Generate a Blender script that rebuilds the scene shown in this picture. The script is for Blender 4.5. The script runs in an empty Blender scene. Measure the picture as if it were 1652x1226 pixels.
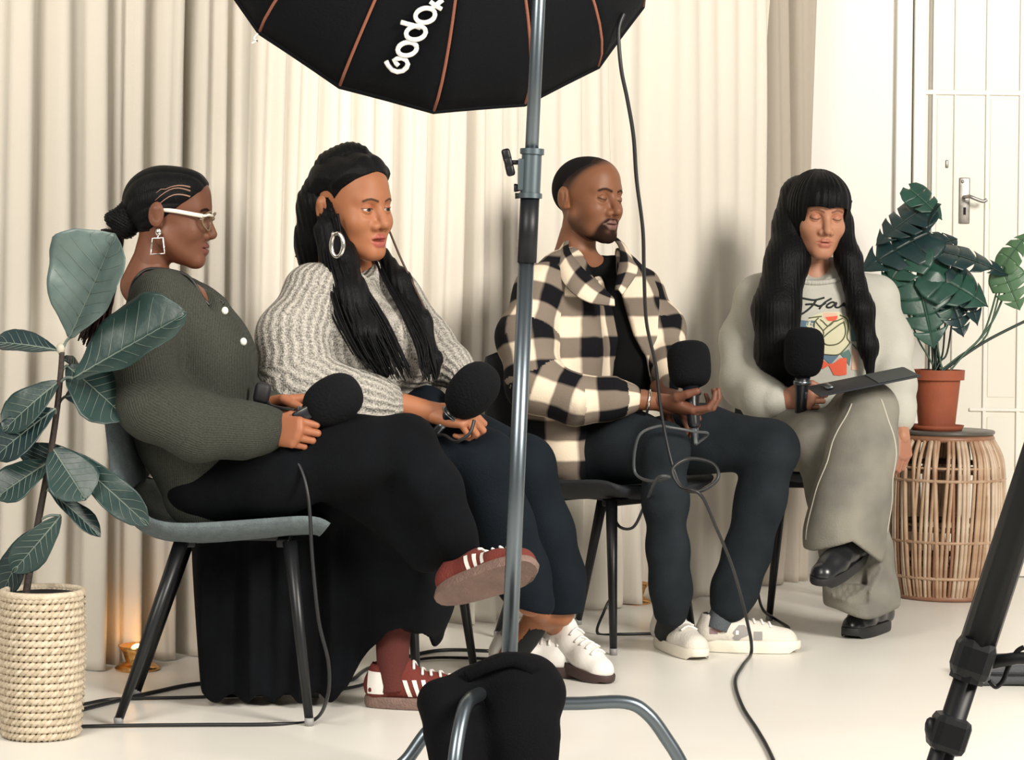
import bpy, bmesh, math, random
import numpy as np
from math import radians, sin, cos, pi
from mathutils import Vector, Matrix
from mathutils.bvhtree import BVHTree

SC = bpy.context.scene
COL = SC.collection
# ------------------------------------------------------------------ camera
FPX, CX, CY, YH, CAMH, ROLL = 3600.0, 826.0, 613.0, 470.0, 0.97, radians(0.7)
cam_d = bpy.data.cameras.new('camera')
cam_d.sensor_fit = 'HORIZONTAL'; cam_d.sensor_width = 36.0
cam_d.lens = 36.0 * FPX / 1652.0
cam_d.shift_x = -(CY - YH) * sin(ROLL) / 1652.0
cam_d.shift_y = -(CY - YH) * cos(ROLL) / 1652.0
cam_d.clip_end = 200
cam = bpy.data.objects.new('camera', cam_d); COL.objects.link(cam)
cam.matrix_world = Matrix.Translation((0, 0, CAMH)) @ Matrix.Rotation(pi / 2, 4, 'X') @ Matrix.Rotation(ROLL, 4, 'Z')
SC.camera = cam
# ------------------------------------------------------------------ colour management, world, lights
SC.view_settings.view_transform = 'Standard'; SC.view_settings.look = 'None'
SC.view_settings.gamma = 1.0; SC.view_settings.use_curve_mapping = False
SC.view_settings.exposure = 0.03
wd = bpy.data.worlds.new('studio_ambient'); SC.world = wd; wd.use_nodes = True
wd.node_tree.nodes['Background'].inputs[0].default_value = (1.0, 0.965, 0.92, 1)
wd.node_tree.nodes['Background'].inputs[1].default_value = 0.22
def area_light(name, loc, target, size, power, color, size_y=None):
    l = bpy.data.lights.new(name, 'AREA'); l.energy = power; l.color = color; l.size = size
    if size_y: l.shape = 'RECTANGLE'; l.size_y = size_y
    o = bpy.data.objects.new(name, l); COL.objects.link(o)
    o.location = loc
    o.rotation_euler = (Vector(target) - Vector(loc)).to_track_quat('-Z', 'Y').to_euler()
    return o
area_light('added_key_light', (3.2, 1.9, 2.9), (0.1, 6.2, 0.95), 1.5, 390, (1.0, 0.93, 0.83), 1.6)  # unseen key light added at upper right, besides the softbox
area_light('added_fill_light', (-1.9, 1.6, 3.0), (-1.0, 5.8, 1.1), 1.6, 165, (1.0, 0.93, 0.83), 2.0)  # unseen fill added to brighten the curtains on the left
# ------------------------------------------------------------------ placing: a pixel of the photograph plus a distance gives a point in the room
def W(px, py, D):
    dx, dy = px - CX, py - CY
    u = CX + cos(ROLL) * dx + sin(ROLL) * dy
    v = CY - sin(ROLL) * dx + cos(ROLL) * dy
    return np.array([(u - CX) / FPX * D, D, CAMH - (v - YH) / FPX * D])
def G(px, py, z=0.0):                       # the point of the floor (or of height z) seen at a pixel
    p1 = W(px, py, 1.0); d = p1 - np.array([0, 0, CAMH])
    return np.array([0, 0, CAMH]) + d * ((z - CAMH) / d[2])
rng = np.random.default_rng(7)
# ------------------------------------------------------------------ objects
BASE = {}
def base_of(o):
    return BASE.get(o.name, np.zeros(3)) if o else np.zeros(3)
def props(o, label=None, cat=None, group=None, kind=None):
    for k, v in (('label', label), ('category', cat), ('group', group), ('kind', kind)):
        if v: o[k] = v
    return o
def thing(name, label, cat, loc=(0, 0, 0), group=None):
    o = bpy.data.objects.new(name, None); COL.objects.link(o)
    o.empty_display_size = 0.05
    o.location = [float(c) for c in loc]; BASE[o.name] = np.array(loc, float)
    return props(o, label, cat, group)
def mk(name, VF, mat=None, parent=None, smooth=True, col=None, uv=None, auto=None):
    """one mesh object; V in world coordinates (or in the local ones of a parent whose base is the origin)"""
    V, Fc = VF
    V = np.asarray(V, float)
    me = bpy.data.meshes.new(name)
    b = base_of(parent)
    V = V - b
    if isinstance(Fc, np.ndarray):
        n, k = Fc.shape
        me.vertices.add(len(V)); me.vertices.foreach_set('co', V.astype(np.float32).ravel())
        me.loops.add(n * k); me.loops.foreach_set('vertex_index', Fc.astype(np.int32).ravel())
        me.polygons.add(n); me.polygons.foreach_set('loop_start', np.arange(0, n * k, k, dtype=np.int32))
        me.update(calc_edges=True); me.validate()
    else:
        me.from_pydata(V.tolist(), [], [list(map(int, f)) for f in Fc]); me.update()
    if smooth:
        me.polygons.foreach_set('use_smooth', np.ones(len(me.polygons), dtype=bool))
    if smooth and auto:
        me.set_sharp_from_angle(angle=radians(auto))
    if col is not None:
        a = me.color_attributes.new('Col', 'FLOAT_COLOR', 'POINT')
        c = np.ones((len(V), 4), np.float32); c[:, :3] = col
        a.data.foreach_set('color', c.ravel())
    if uv is not None:
        if isinstance(uv, tuple):
            for nm, u_ in (('UVMap', uv[0]), ('UVLimb', uv[1])):
                l = me.uv_layers.new(name=nm); l.data.foreach_set('uv', np.asarray(u_, np.float32).ravel())
            at = me.attributes.new('trunk_minus_limb', 'FLOAT', 'POINT'); at.data.foreach_set('value', (-uv[2]).astype(np.float32))
        else:
            l = me.uv_layers.new(name='UVMap'); l.data.foreach_set('uv', np.asarray(uv, np.float32).ravel())
    if mat:
        for m_ in (mat if isinstance(mat, (list, tuple)) else [mat]): me.materials.append(m_)
    o = bpy.data.objects.new(name, me); COL.objects.link(o)
    if parent: o.parent = parent
    BASE[o.name] = b
    return o
def struct(name, VF, mat, smooth=False):
    return props(mk(name, VF, mat, None, smooth), kind='structure')
def copy_tree(o, parent=None):
    c = o.copy(); COL.objects.link(c); c.parent = parent
    BASE[c.name] = BASE.get(o.name, np.zeros(3))
    for ch in list(o.children): copy_tree(ch, c)
    return c
# ------------------------------------------------------------------ shapes: every one gives (vertices, faces)
def join(*parts):
    V, Fc, n = [], [], 0
    for v, f in parts:
        v = np.asarray(v, float); V.append(v)
        Fc += [[int(i) + n for i in q] for q in f]; n += len(v)
    return np.concatenate(V), Fc
def xf(VF, M):
    V, Fc = VF
    M = np.array(M, float)
    return np.asarray(V, float) @ M[:3, :3].T + M[:3, 3], Fc
def box(c, s, bev=0.0, M=None):
    c = np.array(c, float); s = np.array(s, float) / 2
    bm = bmesh.new(); bmesh.ops.create_cube(bm, size=1.0)
    for v in bm.verts: v.co = Vector([v.co[i] * 2 * s[i] for i in range(3)])
    if bev: bmesh.ops.bevel(bm, geom=bm.edges[:], offset=bev, segments=2, affect='EDGES', profile=.5)
    bm.verts.index_update()
    V = np.array([v.co[:] for v in bm.verts]); Fc = [[v.index for v in f.verts] for f in bm.faces]; bm.free()
    if M is not None: V = V @ np.array(M)[:3, :3].T
    return V + c, Fc
def catmull(P, n=8, closed=False):
    P = np.asarray(P, float); m = len(P); out = []
    rngi = range(m if closed else m - 1)
    for i in rngi:
        if closed: p0, p1, p2, p3 = P[(i - 1) % m], P[i], P[(i + 1) % m], P[(i + 2) % m]
        else: p0, p1, p2, p3 = P[max(i - 1, 0)], P[i], P[i + 1], P[min(i + 2, m - 1)]
        for t in np.arange(n) / n:
            out.append(.5 * (2 * p1 + (p2 - p0) * t + (2 * p0 - 5 * p1 + 4 * p2 - p3) * t * t + (3 * p1 - p0 - 3 * p2 + p3) * t ** 3))
    if not closed: out.append(P[-1])
    return np.array(out)
def tube(P, r, n=8, closed=False, cap=True, flat=None):
    P = np.asarray(P, float); m = len(P)
    r = np.broadcast_to(np.asarray(r, float), (m,)) if np.ndim(r) < 2 else r
    T = np.roll(P, -1, 0) - np.roll(P, 1, 0)
    if not closed: T[0] = P[1] - P[0]; T[-1] = P[-1] - P[-2]
    T /= np.linalg.norm(T, axis=1)[:, None] + 1e-12
    a = np.array([0, 0, 1.0]) if abs(T[0][2]) < .9 else np.array([1.0, 0, 0])
    if flat is not None: a = np.array(flat[0], float)
    u = np.cross(T[0], a); u /= np.linalg.norm(u)
    V = []; ang = np.arange(n) * 2 * pi / n
    for i in range(m):
        u = u - T[i] * np.dot(u, T[i]); u /= np.linalg.norm(u) + 1e-12
        w = np.cross(T[i], u)
        k = 1.0 if flat is None else flat[1]
        V.append(P[i] + (np.cos(ang)[:, None] * u + np.sin(ang)[:, None] * w * k) * r[i])
    V = np.concatenate(V); Fc = []
    for i in range(m if closed else m - 1):
        j = (i + 1) % m
        for k in range(n):
            Fc.append([i * n + k, i * n + (k + 1) % n, j * n + (k + 1) % n, j * n + k])
    if cap and not closed:
        Fc.append(list(range(n))[::-1]); Fc.append([(m - 1) * n + k for k in range(n)])
    return V, Fc
def lathe(prof, n=32, c=(0, 0, 0)):
    V, Fc = [], []
    for r, z in prof:
        for k in range(n): V.append((r * cos(2 * pi * k / n), r * sin(2 * pi * k / n), z))
    for i in range(len(prof) - 1):
        for k in range(n):
            k2 = (k + 1) % n; Fc.append([i * n + k, i * n + k2, (i + 1) * n + k2, (i + 1) * n + k])
    if prof[0][0] > 1e-6: Fc.append(list(range(n))[::-1])
    if prof[-1][0] > 1e-6: Fc.append([(len(prof) - 1) * n + k for k in range(n)])
    return np.array(V) + np.array(c, float), Fc
def align(a, b):                            # matrix taking +z to the direction a->b, origin at a
    a = Vector(a); d = Vector(b) - a
    M = d.to_track_quat('Z', 'Y').to_matrix().to_4x4(); M.translation = a
    return M
def frame(o, y, z):                         # columns: x, y (along), z (about up); origin o
    y = np.array(y, float); y /= np.linalg.norm(y); z = np.array(z, float)
    x = np.cross(y, z); x /= np.linalg.norm(x); z = np.cross(x, y)
    M = np.eye(4); M[:3, 0] = x; M[:3, 1] = y; M[:3, 2] = z; M[:3, 3] = o
    return M
def prism(poly, t, M=None, bev=0.0):        # polygon in xy extruded by t along z
    n = len(poly); V = [(p[0], p[1], 0) for p in poly] + [(p[0], p[1], t) for p in poly]
    Fc = [list(range(n))[::-1], list(range(n, 2 * n))] + [[i, (i + 1) % n, n + (i + 1) % n, n + i] for i in range(n)]
    VF = (np.array(V, float), Fc)
    return xf(VF, M) if M is not None else VF
def ellipsoid(c, r, n=16, m=10, M=None):
    VF = lathe([(max(sin(pi * i / m), 0) if 0 < i < m else 1e-4, -cos(pi * i / m)) for i in range(m + 1)], n)
    V = VF[0] * np.array(r)
    if M is not None: V = V @ np.array(M)[:3, :3].T
    return V + np.array(c), VF[1]
# ------------------------------------------------------------------ implicit surfaces
def smin(a, b, k):
    h = np.clip(.5 + .5 * (b - a) / k, 0, 1); return b + (a - b) * h - k * h * (1 - h)
def smax(a, b, k): return -smin(-a, -b, k)
def sd_cone(P, a, b, ra, rb):
    a = np.asarray(a, float); ba = np.asarray(b, float) - a
    t = np.clip(((P - a) @ ba) / (ba @ ba + 1e-12), 0, 1)
    return np.linalg.norm(P - a - t[:, None] * ba, axis=1) - (ra + (rb - ra) * t)
def sd_ell(P, c, r, R=None):
    q = P - np.asarray(c, float)
    if R is not None: q = q @ np.asarray(R)
    r = np.asarray(r, float)
    k0 = np.linalg.norm(q / r, axis=1); k1 = np.linalg.norm(q / (r * r), axis=1) + 1e-9
    return k0 * (k0 - 1) / k1
def sd_box(P, c, s, rad=0.0, M=None):
    q = P - np.asarray(c, float)
    if M is not None: q = q @ np.asarray(M)[:3, :3]
    q = np.abs(q) - (np.asarray(s, float) - rad)
    return np.linalg.norm(np.maximum(q, 0), axis=1) + np.minimum(q.max(1), 0) - rad
def wav(P, f, seed, aniso=(1, 1, 1)):       # cheap smooth noise in about [-1, 1]
    r = np.random.default_rng(seed); q = P * f * np.array(aniso); o = 0
    for i in range(3):
        k = r.normal(size=3); k /= np.linalg.norm(k); k2 = r.normal(size=3); k2 /= np.linalg.norm(k2)
        o = o + np.sin(q @ k * (1 + .35 * i) + r.uniform(0, 6) + 1.4 * np.sin(q @ k2 * .7 + r.uniform(0, 6)))
    return o / 3
def polygonize(f, lo, hi, h, B=8, safe=1.5):
    lo = np.array(lo, float); hi = np.array(hi, float)
    nb = np.maximum(1, np.ceil((hi - lo) / (h * B)).astype(int)); n = nb * B + 1
    bi = np.stack(np.meshgrid(*[np.arange(k) for k in nb], indexing='ij'), -1).reshape(-1, 3)
    d = f(lo + (bi + .5) * B * h)
    R = B * h * .87
    db = np.sign(d).reshape(nb).astype(np.float32) * R
    D = np.repeat(np.repeat(np.repeat(db, B, 0), B, 1), B, 2)
    D = np.pad(D, ((0, 1),) * 3, mode='edge')
    act = bi[np.abs(d) < R * safe]
    g = np.stack(np.meshgrid(*[np.arange(B + 1)] * 3, indexing='ij'), -1).reshape(-1, 3)
    for i in range(0, len(act), 120):
        idx = (act[i:i + 120, None, :] * B + g[None]).reshape(-1, 3)
        D[idx[:, 0], idx[:, 1], idx[:, 2]] = f(lo + idx * h)
    S = D < 0
    cc = np.zeros(n - 1, np.int8)
    for a in (0, 1):
        for b in (0, 1):
            for c in (0, 1):
                cc += S[a:n[0] - 1 + a, b:n[1] - 1 + b, c:n[2] - 1 + c]
    idx = np.argwhere((cc > 0) & (cc < 8))
    acc = np.zeros((len(idx), 3)); cnt = np.zeros(len(idx))
    cor = [np.array(q) for q in np.ndindex(2, 2, 2)]
    for p in cor:
        for q in cor:
            if (q - p).sum() == 1 and (q - p).min() == 0:
                ia, ib = idx + p, idx + q
                da = D[ia[:, 0], ia[:, 1], ia[:, 2]]; dbb = D[ib[:, 0], ib[:, 1], ib[:, 2]]
                m = (da < 0) != (dbb < 0)
                t = da[m] / (da[m] - dbb[m])
                acc[m] += p + (q - p) * t[:, None]; cnt[m] += 1
    V = lo + (idx + acc / np.maximum(cnt, 1)[:, None]) * h
    vid = np.full(n - 1, -1, np.int64); vid[idx[:, 0], idx[:, 1], idx[:, 2]] = np.arange(len(idx))
    Q = []
    for ax in range(3):
        o1, o2 = [(1, 2), (2, 0), (0, 1)][ax]
        sl = [slice(0, n[k]) for k in range(3)]; s0 = list(sl); s1 = list(sl)
        s0[ax] = slice(0, n[ax] - 1); s1[ax] = slice(1, n[ax])
        A = S[tuple(s0)]; Bq = S[tuple(s1)]
        e = np.argwhere(A != Bq)
        e = e[(e[:, o1] > 0) & (e[:, o2] > 0) & (e[:, o1] < n[o1] - 1) & (e[:, o2] < n[o2] - 1)]
        u1 = np.zeros(3, int); u1[o1] = 1; u2 = np.zeros(3, int); u2[o2] = 1
        q = np.stack([vid[tuple((e - x).T)] for x in (u1 * 0, u1, u1 + u2, u2)], 1)
        fl = A[tuple(e.T)]
        q[~fl] = q[~fl][:, ::-1]
        Q.append(q)
    Q = np.concatenate(Q); Q = Q[(Q >= 0).all(1)]
    return V, Q
class Limb:
    """a chain of tapered segments, each point (xyz, radius); optional flattening along an axis"""
    def __init__(s, pts, k=.03, flat=None, ring=None, uv='limb', voff=0.0, ref=(0, -1, 0), kj=None):
        s.p = [np.array(q[0], float) for q in pts]; s.r = [float(q[1]) for q in pts]
        s.k = k; s.flat = flat; s.ring = ring; s.uv = uv; s.ref = np.array(ref, float); s.kj = kj
        L = [np.linalg.norm(b - a) for a, b in zip(s.p, s.p[1:])]
        s.L = np.concatenate([[0], np.cumsum(L)]) + voff
    def seg(s, P, i):
        a, b = s.p[i], s.p[i + 1]; ba = b - a; q = P - a
        t = np.clip((q @ ba) / (ba @ ba + 1e-12), 0, 1)
        w = q - t[:, None] * ba; m = 1.0
        if s.flat is not None:
            ax, sc = np.array(s.flat[0], float), s.flat[1]
            w = w + (1 / sc - 1) * (w @ ax)[:, None] * ax; m = min(1, sc) if sc < 1 else 1.0
        r = s.r[i] + (s.r[i + 1] - s.r[i]) * t
        if s.ring:
            amp, fr, ph = s.ring[:3]
            al = s.L[i] + t * (s.L[i + 1] - s.L[i])
            x = al * fr + ph + 1.3 * wav(P, 14, int(ph * 10) + 3)
            r = r + amp * np.sin(x) * (.55 + .45 * wav(P, 11, int(ph * 10) + 5))
        return (np.linalg.norm(w, axis=1) - r) * m, t
    def d(s, P):
        o = None
        for i in range(len(s.p) - 1):
            e = s.seg(P, i)[0]
            o = e if o is None else (np.minimum(o, e) if s.kj is None else smin(o, e, s.kj))
        return o
    def box(s):
        m = max(s.r) * 1.15 * (max(1, s.flat[1]) if s.flat else 1) + .02
        P = np.array(s.p); return P.min(0) - m, P.max(0) + m
class Ell:
    def __init__(s, c, r, k=.03, R=None, uv='planar'):
        s.c = np.array(c, float); s.rr = np.array(r, float); s.k = k; s.R = R; s.uv = uv
    def d(s, P): return sd_ell(P, s.c, s.rr, s.R)
    def box(s): m = s.rr.max() + .02; return s.c - m, s.c + m
def blend(prims, P):
    o = prims[0].d(P)
    for q in prims[1:]: o = smin(o, q.d(P), q.k)
    return o
def bounds(prims):
    b = [q.box() for q in prims]
    return np.min([x[0] for x in b], 0), np.max([x[1] for x in b], 0)
def limb_uv(prims, V, Q, planar):
    """two sets of per-corner cloth coordinates in metres (flat on the trunk; around/along each limb) and a vertex weight choosing between them"""
    C = V[Q].mean(1); k = Q.shape[1]
    limbs = [p for p in prims if p.uv == 'limb']; flats = [p for p in prims if p.uv != 'limb']
    uvp = planar(V[Q].reshape(-1, 3)) if flats else np.zeros((len(Q) * k, 2))
    uvl = np.zeros((len(Q), k, 2)); big = np.full(len(V), 1.0)
    wl = np.min([p.d(V) for p in limbs], 0) if limbs else big
    wp = np.min([p.d(V) for p in flats], 0) if flats else big
    if limbs:
        who = np.stack([q.d(C) for q in limbs], 1).argmin(1)
        for j, pr in enumerate(limbs):
            m = np.where(who == j)[0]
            if not len(m): continue
            sg = np.stack([pr.seg(C[m], i)[0] for i in range(len(pr.p) - 1)], 1).argmin(1)
            e1 = pr.ref
            for i in range(len(pr.p) - 1):
                mm = m[sg == i]
                a, b = pr.p[i], pr.p[i + 1]; t = b - a; L = np.linalg.norm(t); t = t / L
                e1 = e1 - t * (e1 @ t); e1 = e1 / np.linalg.norm(e1)
                if not len(mm): continue
                e2 = np.cross(t, e1)
                def ang(X): return np.arctan2((X - a) @ e2, (X - a) @ e1)
                X = V[Q[mm]]; ac = ang(C[mm])[:, None]; av = ang(X.reshape(-1, 3)).reshape(X.shape[:2])
                dv = (av - ac + pi) % (2 * pi) - pi
                r = .5 * (max(pr.r) + np.mean(pr.r))
                uvl[mm, :, 0] = (ac + dv) * r; uvl[mm, :, 1] = pr.L[i] + np.clip((X - a) @ t, 0 if i else -1, L if i < len(pr.p) - 2 else 9)
    return uvp, uvl.reshape(-1, 2), wl - wp
# ------------------------------------------------------------------ materials
MATS = {}
def nodes_of(m):
    m.use_nodes = True; nt = m.node_tree; return nt, nt.nodes, nt.links, nt.nodes['Principled BSDF']
def mat(name, col, rough=.6, metal=0.0, spec=.5, bump=None, var=None, coat=0.0, alpha=None, trans=0.0, attr=False, sss=0.0, sheen=0.0, emit=None, aniso=0):
    """bump = (scale, strength, stretch xyz); var = (scale, second colour, amount)"""
    if name in MATS: return MATS[name]
    m = bpy.data.materials.new(name); MATS[name] = m
    nt, N, L, b = nodes_of(m)
    b.inputs['Base Color'].default_value = (*col, 1); b.inputs['Roughness'].default_value = rough
    b.inputs['Metallic'].default_value = metal; b.inputs['Specular IOR Level'].default_value = spec
    b.inputs['Coat Weight'].default_value = coat
    b.inputs['Transmission Weight'].default_value = trans
    b.inputs['Subsurface Weight'].default_value = sss
    if sss: b.inputs['Subsurface Radius'].default_value = (.012, .004, .002); b.inputs['Subsurface Scale'].default_value = .5
    b.inputs['Sheen Weight'].default_value = sheen
    b.inputs['Anisotropic'].default_value = aniso
    if alpha is not None: b.inputs['Alpha'].default_value = alpha
    if emit: b.inputs['Emission Color'].default_value = (*emit[0], 1); b.inputs['Emission Strength'].default_value = emit[1]
    tc = N.new('ShaderNodeTexCoord')
    src = None
    if attr:
        a = N.new('ShaderNodeVertexColor'); a.layer_name = 'Col'; src = a.outputs['Color']
    if var:
        t = N.new('ShaderNodeTexNoise'); t.inputs['Scale'].default_value = var[0]; t.inputs['Detail'].default_value = 4
        mp = N.new('ShaderNodeMapping')
        if len(var) > 3: mp.inputs['Scale'].default_value = var[3]
        L.new(tc.outputs['Object'], mp.inputs['Vector']); L.new(mp.outputs[0], t.inputs['Vector'])
        r = N.new('ShaderNodeMapRange'); r.inputs[1].default_value = .35; r.inputs[2].default_value = .65
        r.inputs[4].default_value = var[2]; L.new(t.outputs['Fac'], r.inputs[0])
        mx = N.new('ShaderNodeMix'); mx.data_type = 'RGBA'
        L.new(r.outputs[0], mx.inputs[0])
        if src: L.new(src, mx.inputs[6])
        else: mx.inputs[6].default_value = (*col, 1)
        mx.inputs[7].default_value = (*var[1], 1); src = mx.outputs[2]
    if src: L.new(src, b.inputs['Base Color'])
    if bump:
        t = N.new('ShaderNodeTexNoise'); t.inputs['Scale'].default_value = bump[0]; t.inputs['Detail'].default_value = 3
        mp = N.new('ShaderNodeMapping'); mp.inputs['Scale'].default_value = bump[2] if len(bump) > 2 else (1, 1, 1)
        L.new(tc.outputs['Object'], mp.inputs['Vector']); L.new(mp.outputs[0], t.inputs['Vector'])
        bn = N.new('ShaderNodeBump'); bn.inputs['Strength'].default_value = bump[1]; bn.inputs['Distance'].default_value = .01
        L.new(t.outputs['Fac'], bn.inputs['Height']); L.new(bn.outputs[0], b.inputs['Normal'])
    return m
# ------------------------------------------------------------------ heads: one implicit surface with sockets, lids, nose, lips, ears
def sstep(a, b, x):
    t = np.clip((x - a) / (b - a), 0, 1); return t * t * (3 - 2 * t)
def seg2(x, z, pts):                         # distance to a polyline in a plane
    o = None
    for (ax, az), (bx, bz) in zip(pts, pts[1:]):
        dx, dz = bx - ax, bz - az
        t = np.clip(((x - ax) * dx + (z - az) * dz) / (dx * dx + dz * dz), 0, 1)
        e = np.hypot(x - ax - t * dx, z - az - t * dz); o = e if o is None else np.minimum(o, e)
    return o
BROW = [(.012, .0225), (.020, .0255), (.029, .0280), (.038, .0270), (.046, .0232)]
class Head:
    def __init__(s, pos, a, pitch=0, roll=0, scale=1.0, **k):
        s.k = dict(nose_w=1.0, nose_l=1.0, lip=1.0, jaw=1.0, face=1.0, open=0.0, mouth=0.0, skin=(.2, .08, .04), lips=(.2, .06, .05),
                   brow=(.01, .006, .005), brow_t=.0032, beard=False, cheek=1.0, chin=1.0)
        s.k.update(k)
        R = Matrix.Rotation(-(pi - radians(a)), 3, 'Z') @ Matrix.Rotation(-radians(pitch), 3, 'X') @ Matrix.Rotation(radians(roll), 3, 'Y')
        s.R = np.array(R); s.pos = np.array(pos, float); s.sc = scale
        s.EX = np.array([.0315, .0775, .004])
    def to_world(s, V): return (np.asarray(V, float) * s.sc) @ s.R.T + s.pos
    def to_local(s, V): return ((np.asarray(V, float) - s.pos) @ s.R) / s.sc
    def skull(s, P):
        q = P.copy(); q[:, 0] = np.abs(q[:, 0]); k = s.k
        d = sd_ell(q, (0, -.012, .034), (.0755, .097, .084))
        d = smin(d, sd_ell(q, (0, .040, .052), (.056, .054, .056)), .03)
        d = smin(d, sd_ell(q, (0, .034, -.022), (.060 * k['face'], .058, .086)), .03)
        d = smin(d, sd_cone(q, (.050 * k['jaw'], .004, -.052), (.012, .072, -.094 * k['chin']), .020, .019), .03)
        return d
    def aperture(s, q):
        x = (q[:, 0] - s.EX[0]) / .0145; z = q[:, 2] - s.EX[2]
        c = np.clip(1 - x * x, 0, 1)
        o = s.k['open']
        zu = -.0042 * c + .0002 + o * .0098 * c; zl = -.0048 * c
        return np.maximum(np.maximum(z - zu, zl - z), s.EX[1] - .002 - q[:, 1])
    def lipd(s, q):
        k = s.k; f = k['lip']; m = k['mouth']
        up = sd_cone(q, (.0255, .0850, -.0658), (.007, .0935, -.0605), .0028, .0050 * f)
        up = smin(up, sd_cone(q, (.007, .0935, -.0605), (0, .0935, -.062), .0050 * f, .0048 * f), .003)
        lo = sd_cone(q, (.0240, .0848, -.0672 - m * .6), (.008, .0915, -.0722 - m), .0028, .0064 * f)
        lo = smin(lo, sd_cone(q, (.008, .0915, -.0722 - m), (0, .092, -.0726 - m), .0064 * f, .0066 * f), .003)
        return up, lo
    def neck_limb(s, r0=.046, r1=.056, z1=-.20):
        a, b = s.to_world([(0, -.030, -.09)])[0], s.to_world([(0, -.054, z1)])[0]
        return Limb([(a, r0 * s.sc), (b, r1 * s.sc)], k=.04)
    def f(s, P):
        q = P.copy(); q[:, 0] = np.abs(q[:, 0]); k = s.k
        d = s.skull(P)
        d = smin(d, sd_ell(q, (.036, .060, -.028), (.024 * k['cheek'], .025, .023)), .028)     # cheeks
        d = smin(d, sd_cone(q, (0, .0795, .027), (.036, .070, .026), .014, .011), .02)             # brow
        d = smin(d, sd_ell(q, (0, .069, -.062), (.032, .024, .024)), .02)                       # mouth mound
        d = smin(d, sd_ell(q, (0, .077, -.096 * k['chin']), (.020, .017, .016)), .018)          # chin
        d = smax(d, -sd_ell(q, (.033, .099, .003), (.0185, .019, .0135)), .014)                 # sockets
        ap = s.aperture(q)
        eye = np.linalg.norm(q - s.EX, axis=1)
        lid = np.maximum(eye - .0148, -ap)
        d = smin(d, eye - .0138, .007)
        d = smin(d, lid, .002)
        d = np.maximum(d, -np.maximum(eye - .0152, ap))                                         # opening between the lids
        cre = np.abs(np.hypot(np.hypot(q[:, 0] - s.EX[0], (q[:, 2] - s.EX[2]) * 1.3) - .0150, 0))
        d = d + .0012 * np.exp(-(cre / .0022) ** 2) * (q[:, 2] > s.EX[2]) * (q[:, 1] > .07)    # lid crease
        nl = k['nose_l']
        n = sd_cone(q, (0, .0885, .012), (0, .0975 + .014 * nl, -.030), .0085, .0115 * (0.6 + .4 * k['nose_w']))
        n = smin(n, sd_cone(q, (0, .098, -.034), (.0140 * k['nose_w'], .0965, -.036), .0098, .0092), .008)
        d = smin(d, n, .010)
        d = smax(d, -sd_ell(q, (.0078 * k['nose_w'], .104, -.0435), (.0040, .0055, .0042)), .002)  # nostrils
        up, lo = s.lipd(q)
        d = smin(d, up, .0045); d = smin(d, lo, .0045)
        mz = -.0655 - k['mouth'] * .5
        d = smax(d, -sd_ell(q, (0, .097, mz), (.025, .014, .0011 + k['mouth'] * .6)), .003)     # mouth line
        d = smin(d, sd_cone(q, (.0745, -.012, -.02), (.080, -.018, .016), .0085, .012), .008)     # ear
        e = sd_ell(q, (.0815, -.016, .004), (.0055, .019, .030))
        e = np.maximum(e, -sd_ell(q, (.0880, -.013, .003), (.0060, .0115, .020)))
        d = smin(d, e, .004)
        br = seg2(q[:, 0], q[:, 2], BROW)
        d = d - .0012 * np.exp(-(br / .003) ** 2) * (q[:, 1] > .05)
        d = smin(d, sd_cone(q, (0, -.024, -.045), (0, -.042, -.17), .0465 * k.get('neck', 1), .050 * k.get('neck', 1)), .016)          # neck
        return d
    def colours(s, V):
        q = V.copy(); q[:, 0] = np.abs(q[:, 0]); k = s.k
        C = np.tile(np.array(k['skin'], float), (len(V), 1))
        def put(w, c):
            nonlocal C
            C = C * (1 - w[:, None]) + np.array(c) * w[:, None]
        up, lo = s.lipd(q)
        put(.9 * (1 - sstep(.0002, .0026, np.minimum(up, lo))) * (q[:, 1] > .07), k['lips'])
        fr = q[:, 1] > .045
        br = seg2(q[:, 0], q[:, 2], BROW)
        put(.9 * (1 - sstep(k['brow_t'] * .6, k['brow_t'] * 1.5, br)) * fr, k['brow'])
        x = (q[:, 0] - s.EX[0]) / .0155; z = q[:, 2] - s.EX[2]
        c = np.clip(1 - x * x, 0, 1); zu = -.0042 * c + k['open'] * .0098 * c
        put(.95 * np.exp(-((z - zu) / .0016) ** 2) * (np.abs(x) < 1) * fr, (.004, .003, .003))
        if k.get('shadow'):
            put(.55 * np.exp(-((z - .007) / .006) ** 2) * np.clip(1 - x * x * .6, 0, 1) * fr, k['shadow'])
        if k['beard']:
            x, y, z = q[:, 0], q[:, 1], q[:, 2]
            g = 1 - sstep(.034, .043, np.hypot(x * .92, (z + .090) * .84)); lips = np.minimum(up, lo)
            g *= (y > .03)
            g *= 1 - sstep(.0, .0035, .0032 - lips)                       # not the lips
            g *= sstep(-.047, -.0515, z)                                 # under the nose
            hole = np.exp(-(np.hypot((x - .016) * .8, z + .086) / .006) ** 2)
            put(np.clip(g * (1 - .25 * hole), 0, 1) * .93, (.006, .005, .005))
            jaw = sstep(-.03, -.06, z) * (1 - sstep(.03, .075, y)) * sstep(-.03, .0, y) * (z > -.12)
            put(.62 * jaw, (.016, .010, .008))
        if 'scalp' in k: put(*k['scalp'](V))
        return C
    def mesh(s, h=.0019, neck=-.14):
        f = lambda P: smax(s.f(P), -(P[:, 2] - neck), .01)
        V, Q = polygonize(f, (-.11, -.13, neck - .01), (.11, .14, .135), h, safe=2.0)
        return s.to_world(V), Q, s.colours(V), V
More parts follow.
